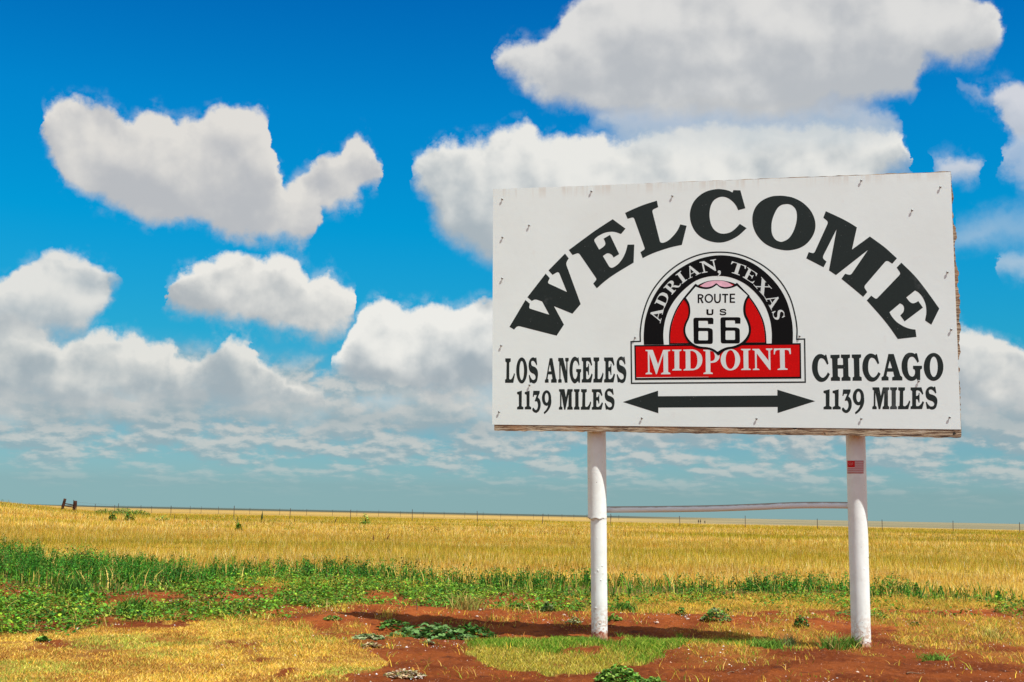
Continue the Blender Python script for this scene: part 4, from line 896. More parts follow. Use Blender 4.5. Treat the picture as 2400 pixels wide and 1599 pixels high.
for tl, ch, BL, Wv, Hv in ((a1, 'A', (415, 1465), (75, -300), (-235, -62)), (a1, 'D', (497, 1155), (118, -262), (-200, -92)), (a1, 'R', (650, 885), (190, -215), (-173, -142)),
                           (a1, 'I', (857, 662), (113, -88), (-135, -184)), (a1, 'A', (990, 560), (252, -118), (-100, -208)), (a1, 'N', (1262, 442), (332, -58), (-50, -230)),
                           (a2, ',', (-5, 440), (110, 4), (0, -230)), (a2, 'T', (240, 412), (292, 98), (72, -217)), (a2, 'E', (528, 520), (212, 138), (100, -204)),
                           (a2, 'X', (750, 680), (215, 238), (160, -165)), (a2, 'A', (975, 935), (140, 262), (215, -128)), (a2, 'S', (1122, 1225), (62, 182), (222, -58))):
    if ch == 'T' and tl == a2: A.build('lettering', letw, emblem)['label'] = 'ADRIAN, in white serif letters on the black arch'; A = Art()
    ad, sb = TG[ch]; f = lambda p: (BL[0]+Wv[0]*p[0]+Hv[0]*p[1], BL[1]+Wv[1]*p[0]+Hv[1]*p[1])
    A.add(tl, [[f(p) for p in a] for a in ad], [[f(p) for p in a] for a in sb], .0022)
A.build('lettering', letw, emblem)['label'] = 'TEXAS in white serif letters on the black arch'

# ---- nails: head on a shank standing proud of the panel
nail_m = simple('galvanised_nail', (.28, .27, .26), .4, .6)
nail_m.node_tree.nodes['Principled BSDF'].inputs['Metallic'].default_value = .7
def lathe_mesh(name, prof, axis_o, ax, bx, cx, m_, parent, seg=14, smooth=True):
    """prof list of (r, t): t along axis ax"""
    vs, fs = [], []
    for r, t in prof:
        for k in range(seg):
            a = 2*math.pi*k/seg; vs.append(axis_o+ax*t+bx*(r*math.cos(a))+cx*(r*math.sin(a)))
    for i in range(len(prof)-1):
        for k in range(seg): fs.append((i*seg+k, i*seg+(k+1) % seg, (i+1)*seg+(k+1) % seg, (i+1)*seg+k))
    fs.append(tuple(range(seg))[::-1]); fs.append(tuple((len(prof)-1)*seg+k for k in range(seg)))
    o_ = mesh_py(name, vs, fs, m_, parent, smooth); return o_
nails = [(1177.5, 467.5), (1386.4, 449), (1240.5, 529), (1576, 460), (1178, 557), (1177.5, 653), (2018.5, 423.8), (2203.8, 439), (2137.5, 493.4), (2220.4, 638.7), (1488.6, 792), (1175, 810.6), (1241.5, 903), (1170, 965.8),
         (1504.6, 980.6), (1874, 788.4), (2229.2, 773), (2152.8, 893.9), (1773.4, 981.8), (2018.6, 981.8), (2225.5, 978.6)]
nm = None
for i, px in enumerate(nails):
    if nm is None:
        o = lathe_mesh('nail', [(.0045, .0005), (.0045, .008), (.0105, .008), (.011, .011), (.007, .0135), (.001, .0145)], Vector((0, 0, 0)), N, U, VV, nail_m, sign, 10); nm = o.data
    else: o = bpy.data.objects.new('nail', nm); COL.objects.link(o); o.parent = sign
    o.location = loc(onplane(px)); o.scale = (1, 1, 1)

# ---- posts
def post_mat():
    m_, t, b = mat('white_post_paint'); tcn = t.n('ShaderNodeTexCoord').outputs['Object']; sx_, sy_, sz_ = t.sep(tcn)
    n1 = t.noise(tcn, 7, 6, .6); n2 = t.noise(tcn, 34, 5, .6); n3 = t.noise(tcn, 3, 4, .6)
    col = t.mix(t.sm(n1, .35, .7), (.84, .87, .83), (.77, .79, .74))
    v = t.n('ShaderNodeTexVoronoi'); v.inputs['Scale'].default_value = 16; t.link(tcn, v.inputs['Vector'])
    bl = t.m('MULTIPLY', t.sm(v.outputs['Distance'], .24, .10), t.sm(n3, .54, .64))          # paint blisters
    chip = t.m('MULTIPLY', t.sm(v.outputs['Distance'], .075, .055), t.sm(n1, .52, .56))
    col = t.mix(chip, col, (.10, .06, .04))
    edge = t.m('ADD', sz_, t.m('MULTIPLY', t.m('SUBTRACT', n2, .5), .16))
    foot = t.sm(edge, .035, .022)
    rust = t.mix(t.sm(n2, .4, .6), (.30, .07, .03), (.55, .42, .32))
    col = t.mix(foot, col, rust)
    col = t.mix(t.m('MULTIPLY', t.sm(edge, .42, .03, 0., .75), t.sm(n2, .42, .62)), col, (.46, .24, .13))
    col = t.mix(t.m('MULTIPLY', t.sm(t.noise(t.comb(t.m('MULTIPLY', sx_, 26), t.m('MULTIPLY', sy_, 26), t.m('MULTIPLY', sz_, 2.2)), 1, 4, .6), .60, .70), t.sm(n3, .48, .62, 0., .35)), col, (.52, .40, .30))
    t.link(col, b.inputs['Base Color']); b.inputs['Roughness'].default_value = .5; b.inputs['Specular IOR Level'].default_value = .3
    bp = t.n('ShaderNodeBump'); bp.inputs['Strength'].default_value = .8; bp.inputs['Distance'].default_value = .012
    t.link(t.m('ADD', t.m('MULTIPLY', bl, .6), t.m('MULTIPLY', n2, .14)), bp.inputs['Height']); t.link(bp.outputs[0], b.inputs['Normal'])
    return m_
post_m = post_mat()
def post(gap, top_px, bot_px, r_top, r_bot, joint=None):
    """pipe whose axis lies gap+r behind the backing board; px give its axis in the photograph"""
    off = -(TH+.06+gap+r_top)
    def at(px):
        r = ray(px); t = ((O0+N*off)-CAM).dot(N)/r.dot(N); return CAM+r*t
    T = at(top_px); r = ray(bot_px); B = at(bot_px)
    ax = (T-B).normalized(); base = B+ax*((-.12-B.z)/ax.z); zt = 3.9
    tip = B+ax*((zt-B.z)/ax.z)
    px_ = ax.cross(Vector((0, 1, 0))).normalized(); py_ = ax.cross(px_).normalized()
    L = (tip-base).length; seg = 48; vs, fs = [], []
    ts = list(np.linspace(0, L, 170)); rn = np.random.default_rng(int(top_px[0]))
    if joint: ts = sorted(ts+[joint+q for q in np.linspace(-.04, .04, 40)])
    for i, t in enumerate(ts):
        for k in range(seg):
            a = 2*math.pi*k/seg
            if joint:
                jj = joint+.03*(float(vnoise(np.array(a*2.5), np.array(3.), 2))-.5)+.012*(float(vnoise(np.array(a*9), np.array(3.), 5))-.5)
                f = 1/(1+math.exp(-max(-30, min(30, (t-jj)/.0012)))); rr = r_bot+(r_top-r_bot)*f
                rr += .0012*math.exp(-((t-jj-.012)/.016)**2)*(1+2*(float(vnoise(np.array(a*8), np.array(t*60), 4))-.5))
            else: rr = r_bot+(r_top-r_bot)*t/L
            rr += .0012*(float(vnoise(np.array(a*4.), np.array(t*6.), 1))-.5)
            sh_ = U*((r_top-r_bot)*.9*(1-f)) if joint else U*0
            vs.append(loc(base+ax*t+sh_+px_*(rr*math.cos(a))+py_*(rr*math.sin(a))))
    for i in range(len(ts)-1):
        for k in range(seg): fs.append((i*seg+k, i*seg+(k+1) % seg, (i+1)*seg+(k+1) % seg, (i+1)*seg+k))
    fs.append(tuple((len(ts)-1)*seg+k for k in range(seg)))
    o_ = mesh_py('post', vs, fs, post_m, sign, True); fixn(o_)
    return o_, base, ax, px_, py_
D1 = 12.2
jt = ground_pt((1405, 1495))
p1, b1, ax1, _, _ = post(.024, (1398.2, 1020), (1402.4, 1495), .0940, .0805, joint=1.26)
p1['label'] = 'left post, with a cracked paint ring at its joint'
p2, b2, ax2, _, _ = post(.083, (2005, 1020), (2019, 1521), .0925, .0900)
p2['label'] = 'right post, with a flag sticker'
# spacer blocks tie posts to the board
for bb, ax, g, rr in ((b1, ax1, .024, .094), (b2, ax2, .083, .0925)):
    for zz in (2.35, 3.45):
        c_ = bb+ax*((zz-bb.z)/ax.z); d = N*(g+rr); vs = []
        hw, hh = .055, .045
        p0 = c_+N*(rr*.55); p1_ = c_+N*(rr+g+.0005)
        for q in (p0, p1_):
            for a, b_ in ((-1, -1), (1, -1), (1, 1), (-1, 1)): vs.append(loc(q+U*a*hw+VV*b_*hh))
        o = mesh_py('spacer_block', vs, [(0, 1, 2, 3), (7, 6, 5, 4), (0, 4, 5, 1), (1, 5, 6, 2), (2, 6, 7, 3), (3, 7, 4, 0)], wood, sign); fixn(o)
# crossbar: bowed flat-oval pipe tied to the rear of the posts
def crossbar():
    m_, t, b = mat('rusty_white_bar'); tcn = t.n('ShaderNodeTexCoord').outputs['Object']; nrm = t.n('ShaderNodeNewGeometry').outputs['Normal']; nz = t.sep(nrm)[2]
    n1 = t.noise(tcn, 9, 6, .65)
    rust = t.sm(t.m('ADD', nz, t.m('MULTIPLY', t.m('SUBTRACT', n1, .5), .8)), .30, .75)
    t.link(t.mix(rust, (.80, .86, .88), (.32, .25, .19)), b.inputs['Base Color']); b.inputs['Roughness'].default_value = .6
    off = -(TH+.06+.24)
    def at(px):
        r = ray(px); tt_ = ((O0+N*off)-CAM).dot(N)/r.dot(N); return CAM+r*tt_
    cl = [(1400, 1194.6), (1450, 1194.3), (1560, 1193.5), (1680, 1191.5), (1780, 1188), (1860, 1184.6), (1940, 1184), (2012, 1185)]
    P = [at(p) for p in cl]; seg = 20; vs, fs = [], []
    fine = []
    for i in range(len(P)-1):
        a = P[max(i-1, 0)]; d = P[min(i+2, len(P)-1)]
        for j in range(8):
            t_ = j/8; fine.append(.5*((2*P[i])+(-a+P[i+1])*t_+(2*a-5*P[i]+4*P[i+1]-d)*t_*t_+(-a+3*P[i]-3*P[i+1]+d)*t_**3))
    fine.append(P[-1])
    for p in fine:
        for k in range(seg):
            a = 2*math.pi*k/seg; vs.append(loc(p+VV*(.0315*math.sin(a))+N*(.028*math.cos(a))))
    n = len(fine)
    for i in range(n-1):
        for k in range(seg): fs.append((i*seg+k, i*seg+(k+1) % seg, (i+1)*seg+(k+1) % seg, (i+1)*seg+k))
    o_ = mesh_py('crossbar', vs, fs, m_, sign, True); fixn(o_)
crossbar()
# flag sticker bent round the right post
def flag():
    red = simple('sticker_red', (.42, .006, .012), .5, .3); redc = simple('sticker_canton', (.60, .004, .006), .5, .3, var=.08, vscale=60); wh = simple('sticker_white', (.66, .60, .58), .5, .3)
    off = -(TH+.06+.085+.0925)
    def cyl(px, extra=.0016):
        # where the line of sight meets the pipe
        r = ray(px).normalized(); o_ = CAM; d = r-ax2*r.dot(ax2); w = (o_-b2)-ax2*(o_-b2).dot(ax2)
        R_ = .0922+extra; a_ = d.dot(d); b_ = 2*d.dot(w); c_ = w.dot(w)-R_*R_; ds = b_*b_-4*a_*c_
        t_ = (-b_-math.sqrt(max(ds, 0)))/(2*a_); return o_+r*t_
    fx = lambda u: 1985.8+u*38.4
    fy = lambda v: 1079.9+v*29.8
    vs, fs, mi = [], [], []
    NC = 26
    for i in range(13):
        for k in range(NC):
            u0, u1 = k/NC, (k+1)/NC; v0, v1 = i/13, (i+1)/13
            o_ = len(vs); vs += [loc(cyl((fx(u), fy(v)))) for u, v in ((u0, v0), (u1, v0), (u1, v1), (u0, v1))]
            fs.append((o_, o_+1, o_+2, o_+3)); mi.append(1 if (u1 <= .465 and i < 7) else (0 if i % 2 == 0 else 2))
    for (a, b_) in ((.09, .20), (.17, .19), (.25, .20), (.33, .19), (.12, .32), (.21, .33), (.29, .32)):
        o_ = len(vs)
        for da, db in ((0, -.035), (.014, 0), (0, .035), (-.014, 0)): vs.append(loc(cyl((fx(a+da), fy(b_+db)), .0024)))
        fs.append((o_, o_+1, o_+2, o_+3)); mi.append(2)
    o_ = mesh_py('flag_sticker', vs, fs, [red, redc, wh], p2)
    for p, m in zip(o_.data.polygons, mi): p.material_index = m
flag()

# ------------------------------------------------------------------ single plants, stones, fences
def gz(p): return float(height(np.array([p.x]), np.array([p.y]))[0])
def spot(px):
    p = ground_pt(px); p.z = gz(p); return p
def at_dist(x, Y):
    """ground point seen in photo column x at forward distance Y"""
    k = (x-1200)/F*Y*.995+.0; 
    for _ in range(6):
        z = float(height(np.array([k]), np.array([Y]))[0]); sx, sy = proj(np.array([k]), np.array([Y]), np.array([z])); k += (x-float(sx[0]))/F*Y
    return Vector((k, Y, float(height(np.array([k]), np.array([Y]))[0])))
def part_np(name, data, m_, root):
    V, Fc, T = data; o = mesh_np(name, V, Fc, m_, root, tint=T); return o
def plant(name, px, label, width_px, height_px, nl, ls, cols, kind='bush', group=None, flat=.55, aspect=.6, stems=10, cat='plant'):
    p = spot(px); sc_ = p.y/F; w = width_px*sc_*.5; h = height_px*sc_
    root = empty(name, p); tag(root, label, cat, group)
    n = nl; a = rng.uniform(0, 2*math.pi, n); r = np.sqrt(rng.random(n))*w
    zz = h*np.clip((1-(r/w)**2), .12, 1)*rng.uniform(.35, 1., n)
    C = np.stack([np.cos(a)*r, np.sin(a)*r*.9, zz+.006], -1)
    t = pick(n, cols, [1]*len(cols), .22)
    part_np('foliage', leaves(C, ls*rng.uniform(.6, 1.35, n), t, flat, aspect), leaf_m, root)
    k = rng.choice(n, stems); V, fs = [], []
    for i in k:
        c_ = C[i]; o_ = len(V); wd = .003
        V += [(-wd, 0, -.01), (wd, 0, -.01), (0, wd, -.01), (c_[0]-wd*.6, c_[1], c_[2]), (c_[0]+wd*.6, c_[1], c_[2]), (c_[0], c_[1]+wd*.6, c_[2])]
        fs += [(o_, o_+1, o_+4, o_+3), (o_+1, o_+2, o_+5, o_+4), (o_+2, o_, o_+3, o_+5)]
    part_np('stem', (np.array(V), [np.array(fs)], np.tile(np.array(cols[0])*.7, (len(V), 1))), leaf_m, root)
    return root
GRY = [(.16, .22, .08), (.22, .28, .12), (.12, .20, .05), (.30, .33, .16)]
BRN = [(.34, .20, .09), (.45, .32, .18), (.20, .16, .06), (.26, .26, .10)]
DKG = [(.05, .14, .02), (.08, .20, .03), (.035, .09, .015)]
MED = [(.10, .24, .03), (.16, .31, .04), (.07, .16, .02), (.24, .36, .06)]
plant('broadleaf_weed', (1010, 1477), 'large round leaved weed patch sprawling in the board shadow on red soil', 205, 34, 420, .07, [(.10, .21, .05), (.15, .27, .08), (.07, .15, .03)], flat=.75, aspect=.8, stems=16)
plant('broadleaf_weed', (925, 1462), 'smaller round leaved weed at the left tip of the board shadow', 90, 20, 90, .06, DKG+MED[:1], flat=.7, aspect=.75)
plant('broadleaf_weed', (1105, 1474), 'dark leafy weed inside the board shadow, right of the round leaved patch', 110, 32, 200, .06, DKG, flat=.6)
plant('rosette_weed', (864, 1503), 'flat grey green rosette on red soil left of the shadow', 76, 10, 150, .055, GRY, flat=.85)
plant('rosette_weed', (870, 1518), 'withered brown rosette just in front of the grey green one', 44, 8, 80, .04, BRN, flat=.8)
plant('rosette_weed', (1003, 1509), 'tiny rosette among pebbles below the round leaved weed', 28, 7, 46, .035, GRY+BRN[:1], flat=.8)
plant('rosette_weed', (948, 1585), 'brown and white dried rosette at the bottom edge on bare soil', 96, 14, 260, .036, BRN+[(.62, .52, .40)], flat=.7, aspect=.45)
plant('leafy_weed', (1452, 1597), 'bright green leafy weed cut by the bottom edge in front of the left post', 112, 34, 420, .046, MED, flat=.55, aspect=.5)
plant('leafy_weed', (1532, 1604), 'small low weed beside the bright green one at the bottom edge', 62, 16, 120, .035, MED, flat=.6)
plant('leafy_weed', (1678, 1466), 'grey green bushy weed on stony soil midway between the posts', 70, 28, 260, .042, MED+GRY, flat=.5)
plant('leafy_weed', (1596, 1458), 'small dark weed left of the bushy one between the posts', 28, 20, 70, .038, DKG+MED[:1], flat=.5)
plant('leafy_weed', (1878, 1478), 'dark green upright weed on red soil left of the right post', 36, 30, 110, .04, DKG, flat=.45)
plant('leafy_weed', (1212, 1440), 'low weed at the edge of the green cover, left of the left post', 50, 16, 110, .045, MED+DKG, flat=.6)
plant('leafy_weed', (1284, 1444), 'drooping dark weed halfway between the shadow and the left post', 34, 24, 110, .042, DKG+GRY, flat=.5)
plant('leafy_weed', (1440, 1463), 'low weed touching the right side of the left post', 38, 15, 90, .04, MED, flat=.6)
plant('leafy_weed', (1345, 1464), 'sparse weed growing among pale stones left of the left post', 40, 14, 70, .035, GRY+MED[:1], flat=.6)
plant('leafy_weed', (2005, 1446), 'small weed right behind the right post', 90, 16, 120, .04, MED+DKG, flat=.6)
plant('leafy_weed', (2145, 1470), 'lone small weed on red soil to the right of the right post', 26, 12, 40, .035, DKG, flat=.6)
plant('leafy_weed', (2060, 1452), 'low leafy weed to the right of the right post', 56, 14, 90, .04, MED, flat=.6)
plant('leafy_weed', (780, 1452), 'small bright weed at the near edge of the green cover above the bare path', 44, 10, 70, .04, MED, flat=.6)
plant('leafy_weed', (100, 1505), 'isolated weed in the dry grass near the left edge', 34, 12, 60, .05, DKG+MED, flat=.55)
def clump(px, label, width_px, height_px, n, cols, wd=.009, lean=(.2, .9), name='grass_clump'):
    p = spot(px); k = p.y/F; w = width_px*k*.5; h = height_px*k
    X = rng.normal(0, w*.35, n); Y = rng.normal(0, w*.3, n)
    V, Fc, T = blades(X, Y, np.zeros(n)-.01, h*rng.uniform(.5, 1.1, n), np.full(n, wd)*rng.uniform(.7, 1.3, n), rng.uniform(*lean, n), pick(n, cols, [1]*len(cols)), 2)
    o = mesh_np(name, V, Fc, grass_m, tint=T); o.location = p; tag(o, label, 'grass clump'); return o
clump((310, 1440), 'coarse dark green grass clump standing over the creeping weeds at the left', 90, 48, 130, DKG+MED, .014)
clump((1462, 1436), 'dark green grass clump behind and right of the left post', 84, 26, 220, DKG+MED[:1], .010)
clump((1955, 1526), 'mixed green and straw grass clump at the foot of the right post', 90, 40, 150, MED+[(.5, .38, .12)], .010, (.3, 1.3))
clump((1995, 1519), 'short green grass clump hugging the left side of the right post foot', 60, 30, 90, DKG+MED, .010, (.3, 1.3))
clump((1800, 1522), 'bright green grass clump at the right end of the green patch', 110, 26, 260, MED, .008, (.4, 1.4))
clump((2190, 1548), 'flat bright green grass clump on red soil at the lower right', 100, 20, 150, MED, .008, (.8, 2.2))
clump((1095, 1441), 'tan and olive grass clump just behind the board shadow', 100, 40, 170, [(.34, .28, .07), (.45, .34, .10), (.22, .25, .05)], .008, (.3, 1.2))
clump((2330, 1500), 'thin straw coloured grass clump at the right edge', 90, 36, 100, [(.5, .38, .10), (.30, .30, .05)], .008, (.5, 1.6))
clump((1850, 1500), 'thin grey green grass clump in front of the dark upright weed', 60, 36, 60, GRY+[(.4, .33, .12)], .007, (.2, .8))
clump((170, 1398), 'arching dark green grass clump at the near side of the weed belt, left', 120, 50, 190, DKG+MED[:1], .013)
clump((1390, 1505), 'tuft of green grass at the foot of the left post', 90, 20, 220, MED, .006, (.2, .9))
# taller weeds sticking out of the belt
def tallweed(px, hpx, label, n=70, ls=.07):
    p = spot(px); k = p.y/F; h = hpx*k*(1. if px[0] < 200 else .74); root = empty('tall_weed', p); tag(root, label, 'weed')
    u = rng.random(n)**.9; a = rng.uniform(0, 2*math.pi, n); r = (.34*(1-u)+.05)*h*.9
    C = np.stack([np.cos(a)*r, np.sin(a)*r, u*h], -1)
    part_np('foliage', leaves(C, ls*(1.1-.5*u), pick(n, GREEN, [2, 3, 1, 2]), .4, .42), leaf_m, root)
    part_np('stem', blades(np.zeros(2), np.zeros(2), np.zeros(2)-.01, np.full(2, h), np.full(2, .02), np.zeros(2), np.full((2, 3), .09), 1, np.array([0., 1.5])), leaf_m, root)
for px, hp, lb in (((85, 1312), 50, 'tallest green weed at the far left of the belt'), ((45, 1318), 46, 'second tall weed left of the tallest one'), ((126, 1325), 32, 'shorter pointed weed right of the two tallest'),
                   ((305, 1338), 44, 'pointed green weed above the belt at the left'), ((505, 1345), 36, 'pale green weed spike above the belt, third of the width from the left'),
                   ((720, 1352), 52, 'leafy green weed rising near the middle of the belt'), ((765, 1354), 54, 'bushier green weed right of the leafy one'), ((910, 1360), 44, 'lone weed spike left of the board shadow'),
                   ((950, 1362), 42, 'weed spike behind the tan grass clump'), ((1376, 1375), 46, 'weed standing against the left side of the left post'), ((1457, 1378), 44, 'weed spike just right of the left post'),
                   ((1795, 1388), 44, 'weed spike between the posts, nearer the right one'), ((1920, 1390), 42, 'weed bunch just left of the right post'), ((2148, 1402), 42, 'tallest weed right of the right post'),
                   ((2205, 1402), 34, 'weed beside the tallest one right of the right post'), ((2340, 1410), 34, 'weed near the right edge of the picture')):
    tallweed(px, hp, lb)
# shrubs and stalks out in the field
def shrub(x, Y, w, h, label, n=160, cols=GREEN+OLIVE[:1]):
    p = at_dist(x, Y); root = empty('field_shrub', p); tag(root, label, 'shrub', 'green shrubs standing in the golden field')
    a = rng.uniform(0, 2*math.pi, n); r = np.sqrt(rng.random(n))*w*.5; C = np.stack([np.cos(a)*r, np.sin(a)*r, h*(.15+.85*rng.random(n)*np.clip(1-(r/w/.55)**2, .2, 1))], -1)
    part_np('foliage', leaves(C, np.full(n, .16)*rng.uniform(.7, 1.4, n), pick(n, cols, [1]*len(cols)), .4, .55), leaf_m, root)
    part_np('stem', blades(np.zeros(3), np.zeros(3), np.zeros(3)-.02, np.full(3, h*.8), np.full(3, .05), np.array([.0, .2, .3]), np.full((3, 3), .08), 1), leaf_m, root)
shrub(302, 88, .75, .95, 'round dark green shrub, larger of the pair below the green knoll')
shrub(263, 88, .55, .7, 'narrower green shrub left of the round one')
shrub(559, 62, .30, .45, 'tiny dark shrub in mid field at the left')
shrub(855, 96, .8, 1.0, 'pointed pale green shrub touching the horizon left of the sign', 110, MED)
shrub(248, 128, 3.0, .72, 'low green thicket on the knoll, left part', 620, MED+DKG+OLIVE)
shrub(288, 128, 2.8, .95, 'low green thicket on the knoll, highest part', 620, MED+DKG)
shrub(325, 126, 2.4, .7, 'low green thicket on the knoll, right part', 620, MED+DKG+OLIVE)
shrub(380, 100, 1.2, .6, 'thin olive shrub right of the knoll', 80, OLIVE+MED)
def stalk(x, Y, h, lean, col, label, group, w=.05, name='weed_stalk'):
    p = at_dist(x, Y); seg = 8; V, fs = [], []; n = 7
    for i in range(n):
        t = i/(n-1); r = w*(.35+.65*math.sin(math.pi*min(1, t*.9+.25))**.7) if t > .45 else w*.3
        if i == n-1: r *= .3
        for k in range(seg): V.append((lean*h*t*t+r*math.cos(k*.785), r*math.sin(k*.785), h*t-.05))
    for i in range(n-1):
        for k in range(seg): fs.append((i*seg+k, i*seg+(k+1) % seg, (i+1)*seg+(k+1) % seg, (i+1)*seg+k))
    fs.append(tuple((n-1)*seg+k for k in range(seg)))
    o = mesh_py(name, V, fs, simple(name+'_material', col, .9, .1, var=.3, vscale=20), None, True); o.location = p
    tag(o, label, 'stalk', group); return o
gs = 'dark weed stalks in the far field'
for i, (x, Y, h, ln, w) in enumerate(((408, 96, .75, 0, .04), (436, 92, .6, .1, .04), (557, 92, .75, 0, .05), (613, 96, 1.1, .03, .085), (691, 92, .75, -.1, .04), (783, 90, .8, .3, .045), (579, 100, .5, 0, .03))):
    stalk(x, Y, h, ln, (.13, .09, .03) if i != 3 else (.04, .055, .02), ['leftmost dark weed stalk in the far field', 'reddish headed stalk right of the leftmost dark one, leaning slightly', 'dark stalk just left of the thickest one, upper end near the horizon', '', 'straight dark stalk right of the thickest one', 'dark stalk leaning right, nearest the pointed pale shrub', 'thin low stalk between two darker ones, left of the thickest'][i] if i != 3 else 'thickest dark stalk in the far field, reaching above the horizon', gs, w)
gb = 'withered brown flower stalks in mid field'
stalk(876, 46, .40, -.12, (.10, .035, .02), 'left one of three withered brown flower stalks in the golden field', gb, .030)
stalk(899, 46, .30, .3, (.13, .05, .02), 'shortest of three withered brown flower stalks in the golden field', gb, .022)
stalk(905, 46, .46, .35, (.12, .05, .02), 'tallest of three withered brown flower stalks in the golden field', gb, .026)
stalk(1849, 60, .34, 0, (.12, .05, .02), 'single short brown stalk in the field between the posts', None, .025)
# pale plumes
def stone(px, wpx, label, col=(.62, .50, .42)):
    p = spot(px); r = wpx*p.y/F*.4; rn = np.random.default_rng(int(px[0])); V, fs = [], []
    A_n, B_n = 12, 7
    for i in range(B_n+1):
        ph = math.pi*i/B_n
        for j in range(A_n):
            a = 2*math.pi*j/A_n; d = np.array([math.sin(ph)*math.cos(a), math.sin(ph)*math.sin(a)*.8, math.cos(ph)*.55])
            V.append(tuple(d*r*(1+.22*(float(vnoise(np.array(d[0]*1.7+px[0]), np.array(d[1]*1.7+d[2]*2), 1))-.5)*2)+np.array([0, 0, r*.2])))
    for i in range(B_n):
        for j in range(A_n): fs.append((i*A_n+j, (i+1)*A_n+j, (i+1)*A_n+(j+1) % A_n, i*A_n+(j+1) % A_n))
    o = mesh_py('stone', V, fs, stone_m, None, False); o.location = p; o.rotation_euler = (0, 0, px[0])
    tag(o, label, 'stone', 'pale stones lying on the red soil')
stone_m = simple('pale_stone', (.50, .36, .27), .9, .2, 60, .5, var=.25, vscale=25)
stone((1372, 1503), 16, 'rounded pale stone at the foot of the left post')
stone((1362, 1464), 15, 'pale stone beside the sparse weed left of the left post')
stone((1125, 1443), 11, 'upper of two white stones behind the board shadow')
stone((1118, 1452), 10, 'lower of two white stones behind the board shadow')
stone((1322, 1453), 11, 'small stone at the left side of the sparse weed')
stone((1540, 1467), 13, 'pale stone on the bare strip right of the left post')
stone((1612, 1464), 12, 'reddish flat stone near the small dark weed between the posts')
stone((1905, 1441), 13, 'pale stone in thin grass left of the right post')
stone((854, 1480), 12, 'white flat stone left of the round leaved weed')
stone((2010, 1585), 12, 'pale stone on bare soil below the right post')
stone((1440, 1556), 9, 'small white stone at the front of the green patch')
def twig(px0, px1, z1, label, r=.005):
    a = spot(px0); b_ = spot(px1) if z1 is None else None
    if b_ is None: b_ = a+Vector(((px1[0]-px0[0])*a.y/F, 0, z1))
    d = b_-a; V, fs = [], []; n = 7; s1 = d.orthogonal().normalized(); s2 = d.cross(s1).normalized()
    for i in range(n):
        t = i/(n-1); c_ = d*t+s1*(.04*d.length*math.sin(t*7))+Vector((0, 0, .004))
        rr = r*(1.2-.7*t)
        for k in range(6): V.append(c_+s1*rr*math.cos(k*1.047)+s2*rr*math.sin(k*1.047))
    for i in range(n-1):
        for k in range(6): fs.append((i*6+k, i*6+(k+1) % 6, (i+1)*6+(k+1) % 6, (i+1)*6+k))
    o = mesh_py('twig', V, fs, simple('twig_material', (.16, .09, .05), .9, .1), None, True); o.location = a; tag(o, label, 'twig')
twig((977, 1444), (975, 1420), .13, 'thin dark twig standing upright at the back of the board shadow', .007)
twig((2125, 1588), (2168, 1584), None, 'pale dry twig lying on bare soil at the lower right', .005)
twig((1420, 1532), (1470, 1528), None, 'straw twig lying in front of the left post', .003)
twig((1730, 1572), (1700, 1583), None, 'short dark twig on bare soil between the posts', .005)

# fences
steel = simple('rusty_fence_post', (.06, .045, .035), .8, .3); timber = simple('dark_timber', (.05, .022, .014), .9, .1, var=.4, vscale=4)
wire_m = simple('fence_wire', (.12, .11, .10), .6, .4)
def tpost_mesh():
    w, t, h = .035, .012, 1.38
    prof = [(-w, 0), (w, 0), (w, t), (t/2, t), (t/2, .045), (-t/2, .045), (-t/2, t), (-w, t)]
    V = [(x, y, -.1) for x, y in prof]+[(x, y, h) for x, y in prof]; n = 8
    fs = [(i, (i+1) % n, (i+1) % n+n, i+n) for i in range(n)]+[tuple(range(n, 2*n))]
    return V, fs
def wires(pts, root, o0, n=3):
    for k in range(n):
        V, fs = [], []
        P = []
        for a, b_ in zip(pts[:-1], pts[1:]):
            for j in range(4): t = j/4; P.append(a.lerp(b_, t)+Vector((0, 0, 1.22-.32*k-.10*t*(1-t))))
        P.append(pts[-1]+Vector((0, 0, 1.22-.32*k)))
        for p in P:
            for a in range(4): V.append(p-o0+Vector((0, .004*math.cos(a*1.571), .004*math.sin(a*1.571))))
        for i in range(len(P)-1):
            for a in range(4): fs.append((i*4+a, i*4+(a+1) % 4, (i+1)*4+(a+1) % 4, (i+1)*4+a))
        mesh_py('wire', V, fs, wire_m, root)
def fence(xs, Yf, label, lean_seed):
    pts = [at_dist(x, Yf(x)) for x in xs]; o0 = pts[0].copy(); root = empty('wire_fence', o0); tag(root, label, 'fence')
    me = None; rn = np.random.default_rng(lean_seed)
    for p in pts:
        if me is None: V, fs = tpost_mesh(); o = mesh_py('fence_post', V, fs, steel, root); me = o.data
        else: o = bpy.data.objects.new('fence_post', me); COL.objects.link(o); o.parent = root
        o.location = p-o0; o.rotation_euler = (rn.normal(0, .03), rn.normal(0, .03), rn.normal(0, .3)); o.scale = (1, 1, rn.uniform(.9, 1.08))
    wires(pts, root, o0)
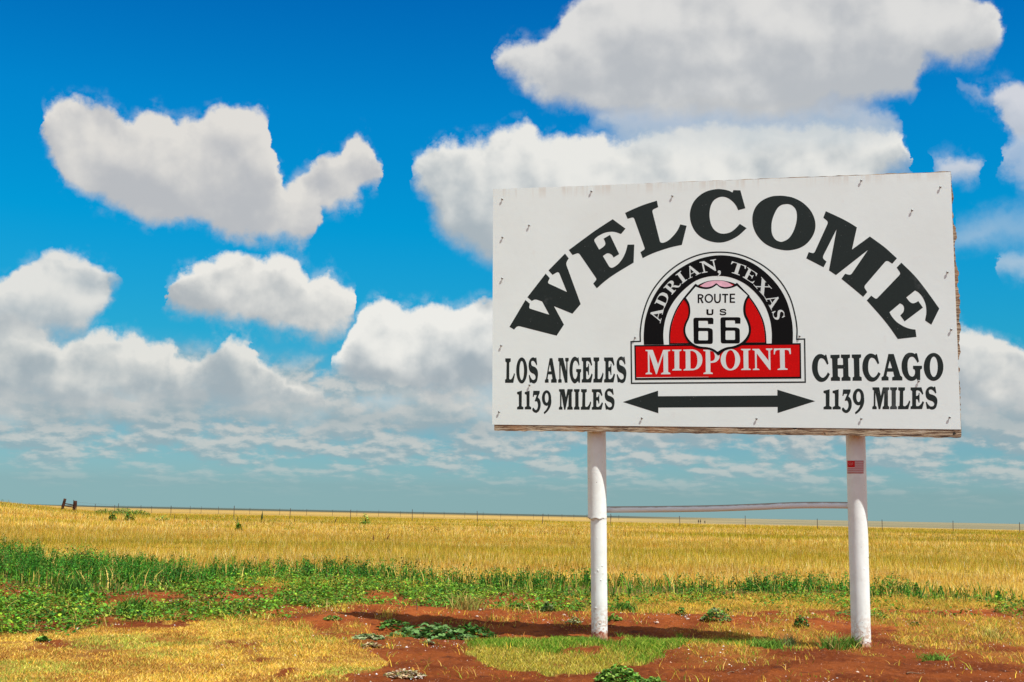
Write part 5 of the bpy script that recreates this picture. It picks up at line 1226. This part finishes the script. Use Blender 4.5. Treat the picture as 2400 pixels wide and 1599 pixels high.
fence([2540, 2390, 2234, 2068, 1916, 1747, 1594, 1431, 1271, 1119, 966, 821, 679, 548, 400, 276, 171], lambda x: float(np.interp(x, [171, 400, 2540], [158, 140, 146])), 'nearer wire fence of evenly spaced thin steel posts crossing the field', 1)
fence([179, 222, 268, 330, 355, 445, 471, 512, 585, 655, 718, 779, 836, 887, 938, 992, 1041, 1089, 1132, 1173, 1212, 1250, 1285, 1317, 1345, 1376, 1404, 1432, 1450], lambda x: float(np.interp(x, [175, 350, 940, 1450], [160, 232, 285, 350])), 'farther wire fence of closely spaced posts running away toward the horizon', 2)
def brace():
    a = at_dist(144.5, 152); b_ = at_dist(172.5, 156); root = empty('fence_brace', a); tag(root, 'two thick dark timber corner posts joined by rails at the far left', 'fence post')
    def pole(p0, p1, r, name):
        d = p1-p0; s1 = d.orthogonal().normalized(); s2 = d.cross(s1).normalized(); V, fs = [], []
        for i in range(5):
            for k in range(10): V.append(p0+d*(i/4)+(s1*math.cos(k*.6283)+s2*math.sin(k*.6283))*r*(1+.08*math.sin(i*2+k))-a)
        for i in range(4):
            for k in range(10): fs.append((i*10+k, i*10+(k+1) % 10, (i+1)*10+(k+1) % 10, (i+1)*10+k))
        fs += [tuple(range(10))[::-1], tuple(40+k for k in range(10))]
        o = mesh_py(name, V, fs, timber, root, True); fixn(o)
    U_ = Vector((0, 0, 1))
    pole(a-U_*.1, a+U_*1.42+Vector((.32, 0, 0)), .17, 'timber_post'); pole(b_-U_*.1, b_+U_*1.34+Vector((.15, 0, 0)), .20, 'timber_post')
    pole(a+U_*.86+Vector((.14, 0, 0)), b_+U_*.80, .06, 'rail'); pole(a+U_*.58+Vector((.1, 0, 0)), b_+U_*.52, .06, 'rail')
brace()
for i, (x, h) in enumerate(((1637, .9), (1641.5, .95), (1652, .75))):
    o = stalk(x, 230, h, .0, (.02, .018, .02), ['left one of three short dark stakes far beyond the crossbar', 'middle one of three short dark stakes far beyond the crossbar', 'separate right one of three short dark stakes far beyond the crossbar'][i], 'short dark stakes in the distance', .12, 'wooden_stake'); o['category'] = 'stake'
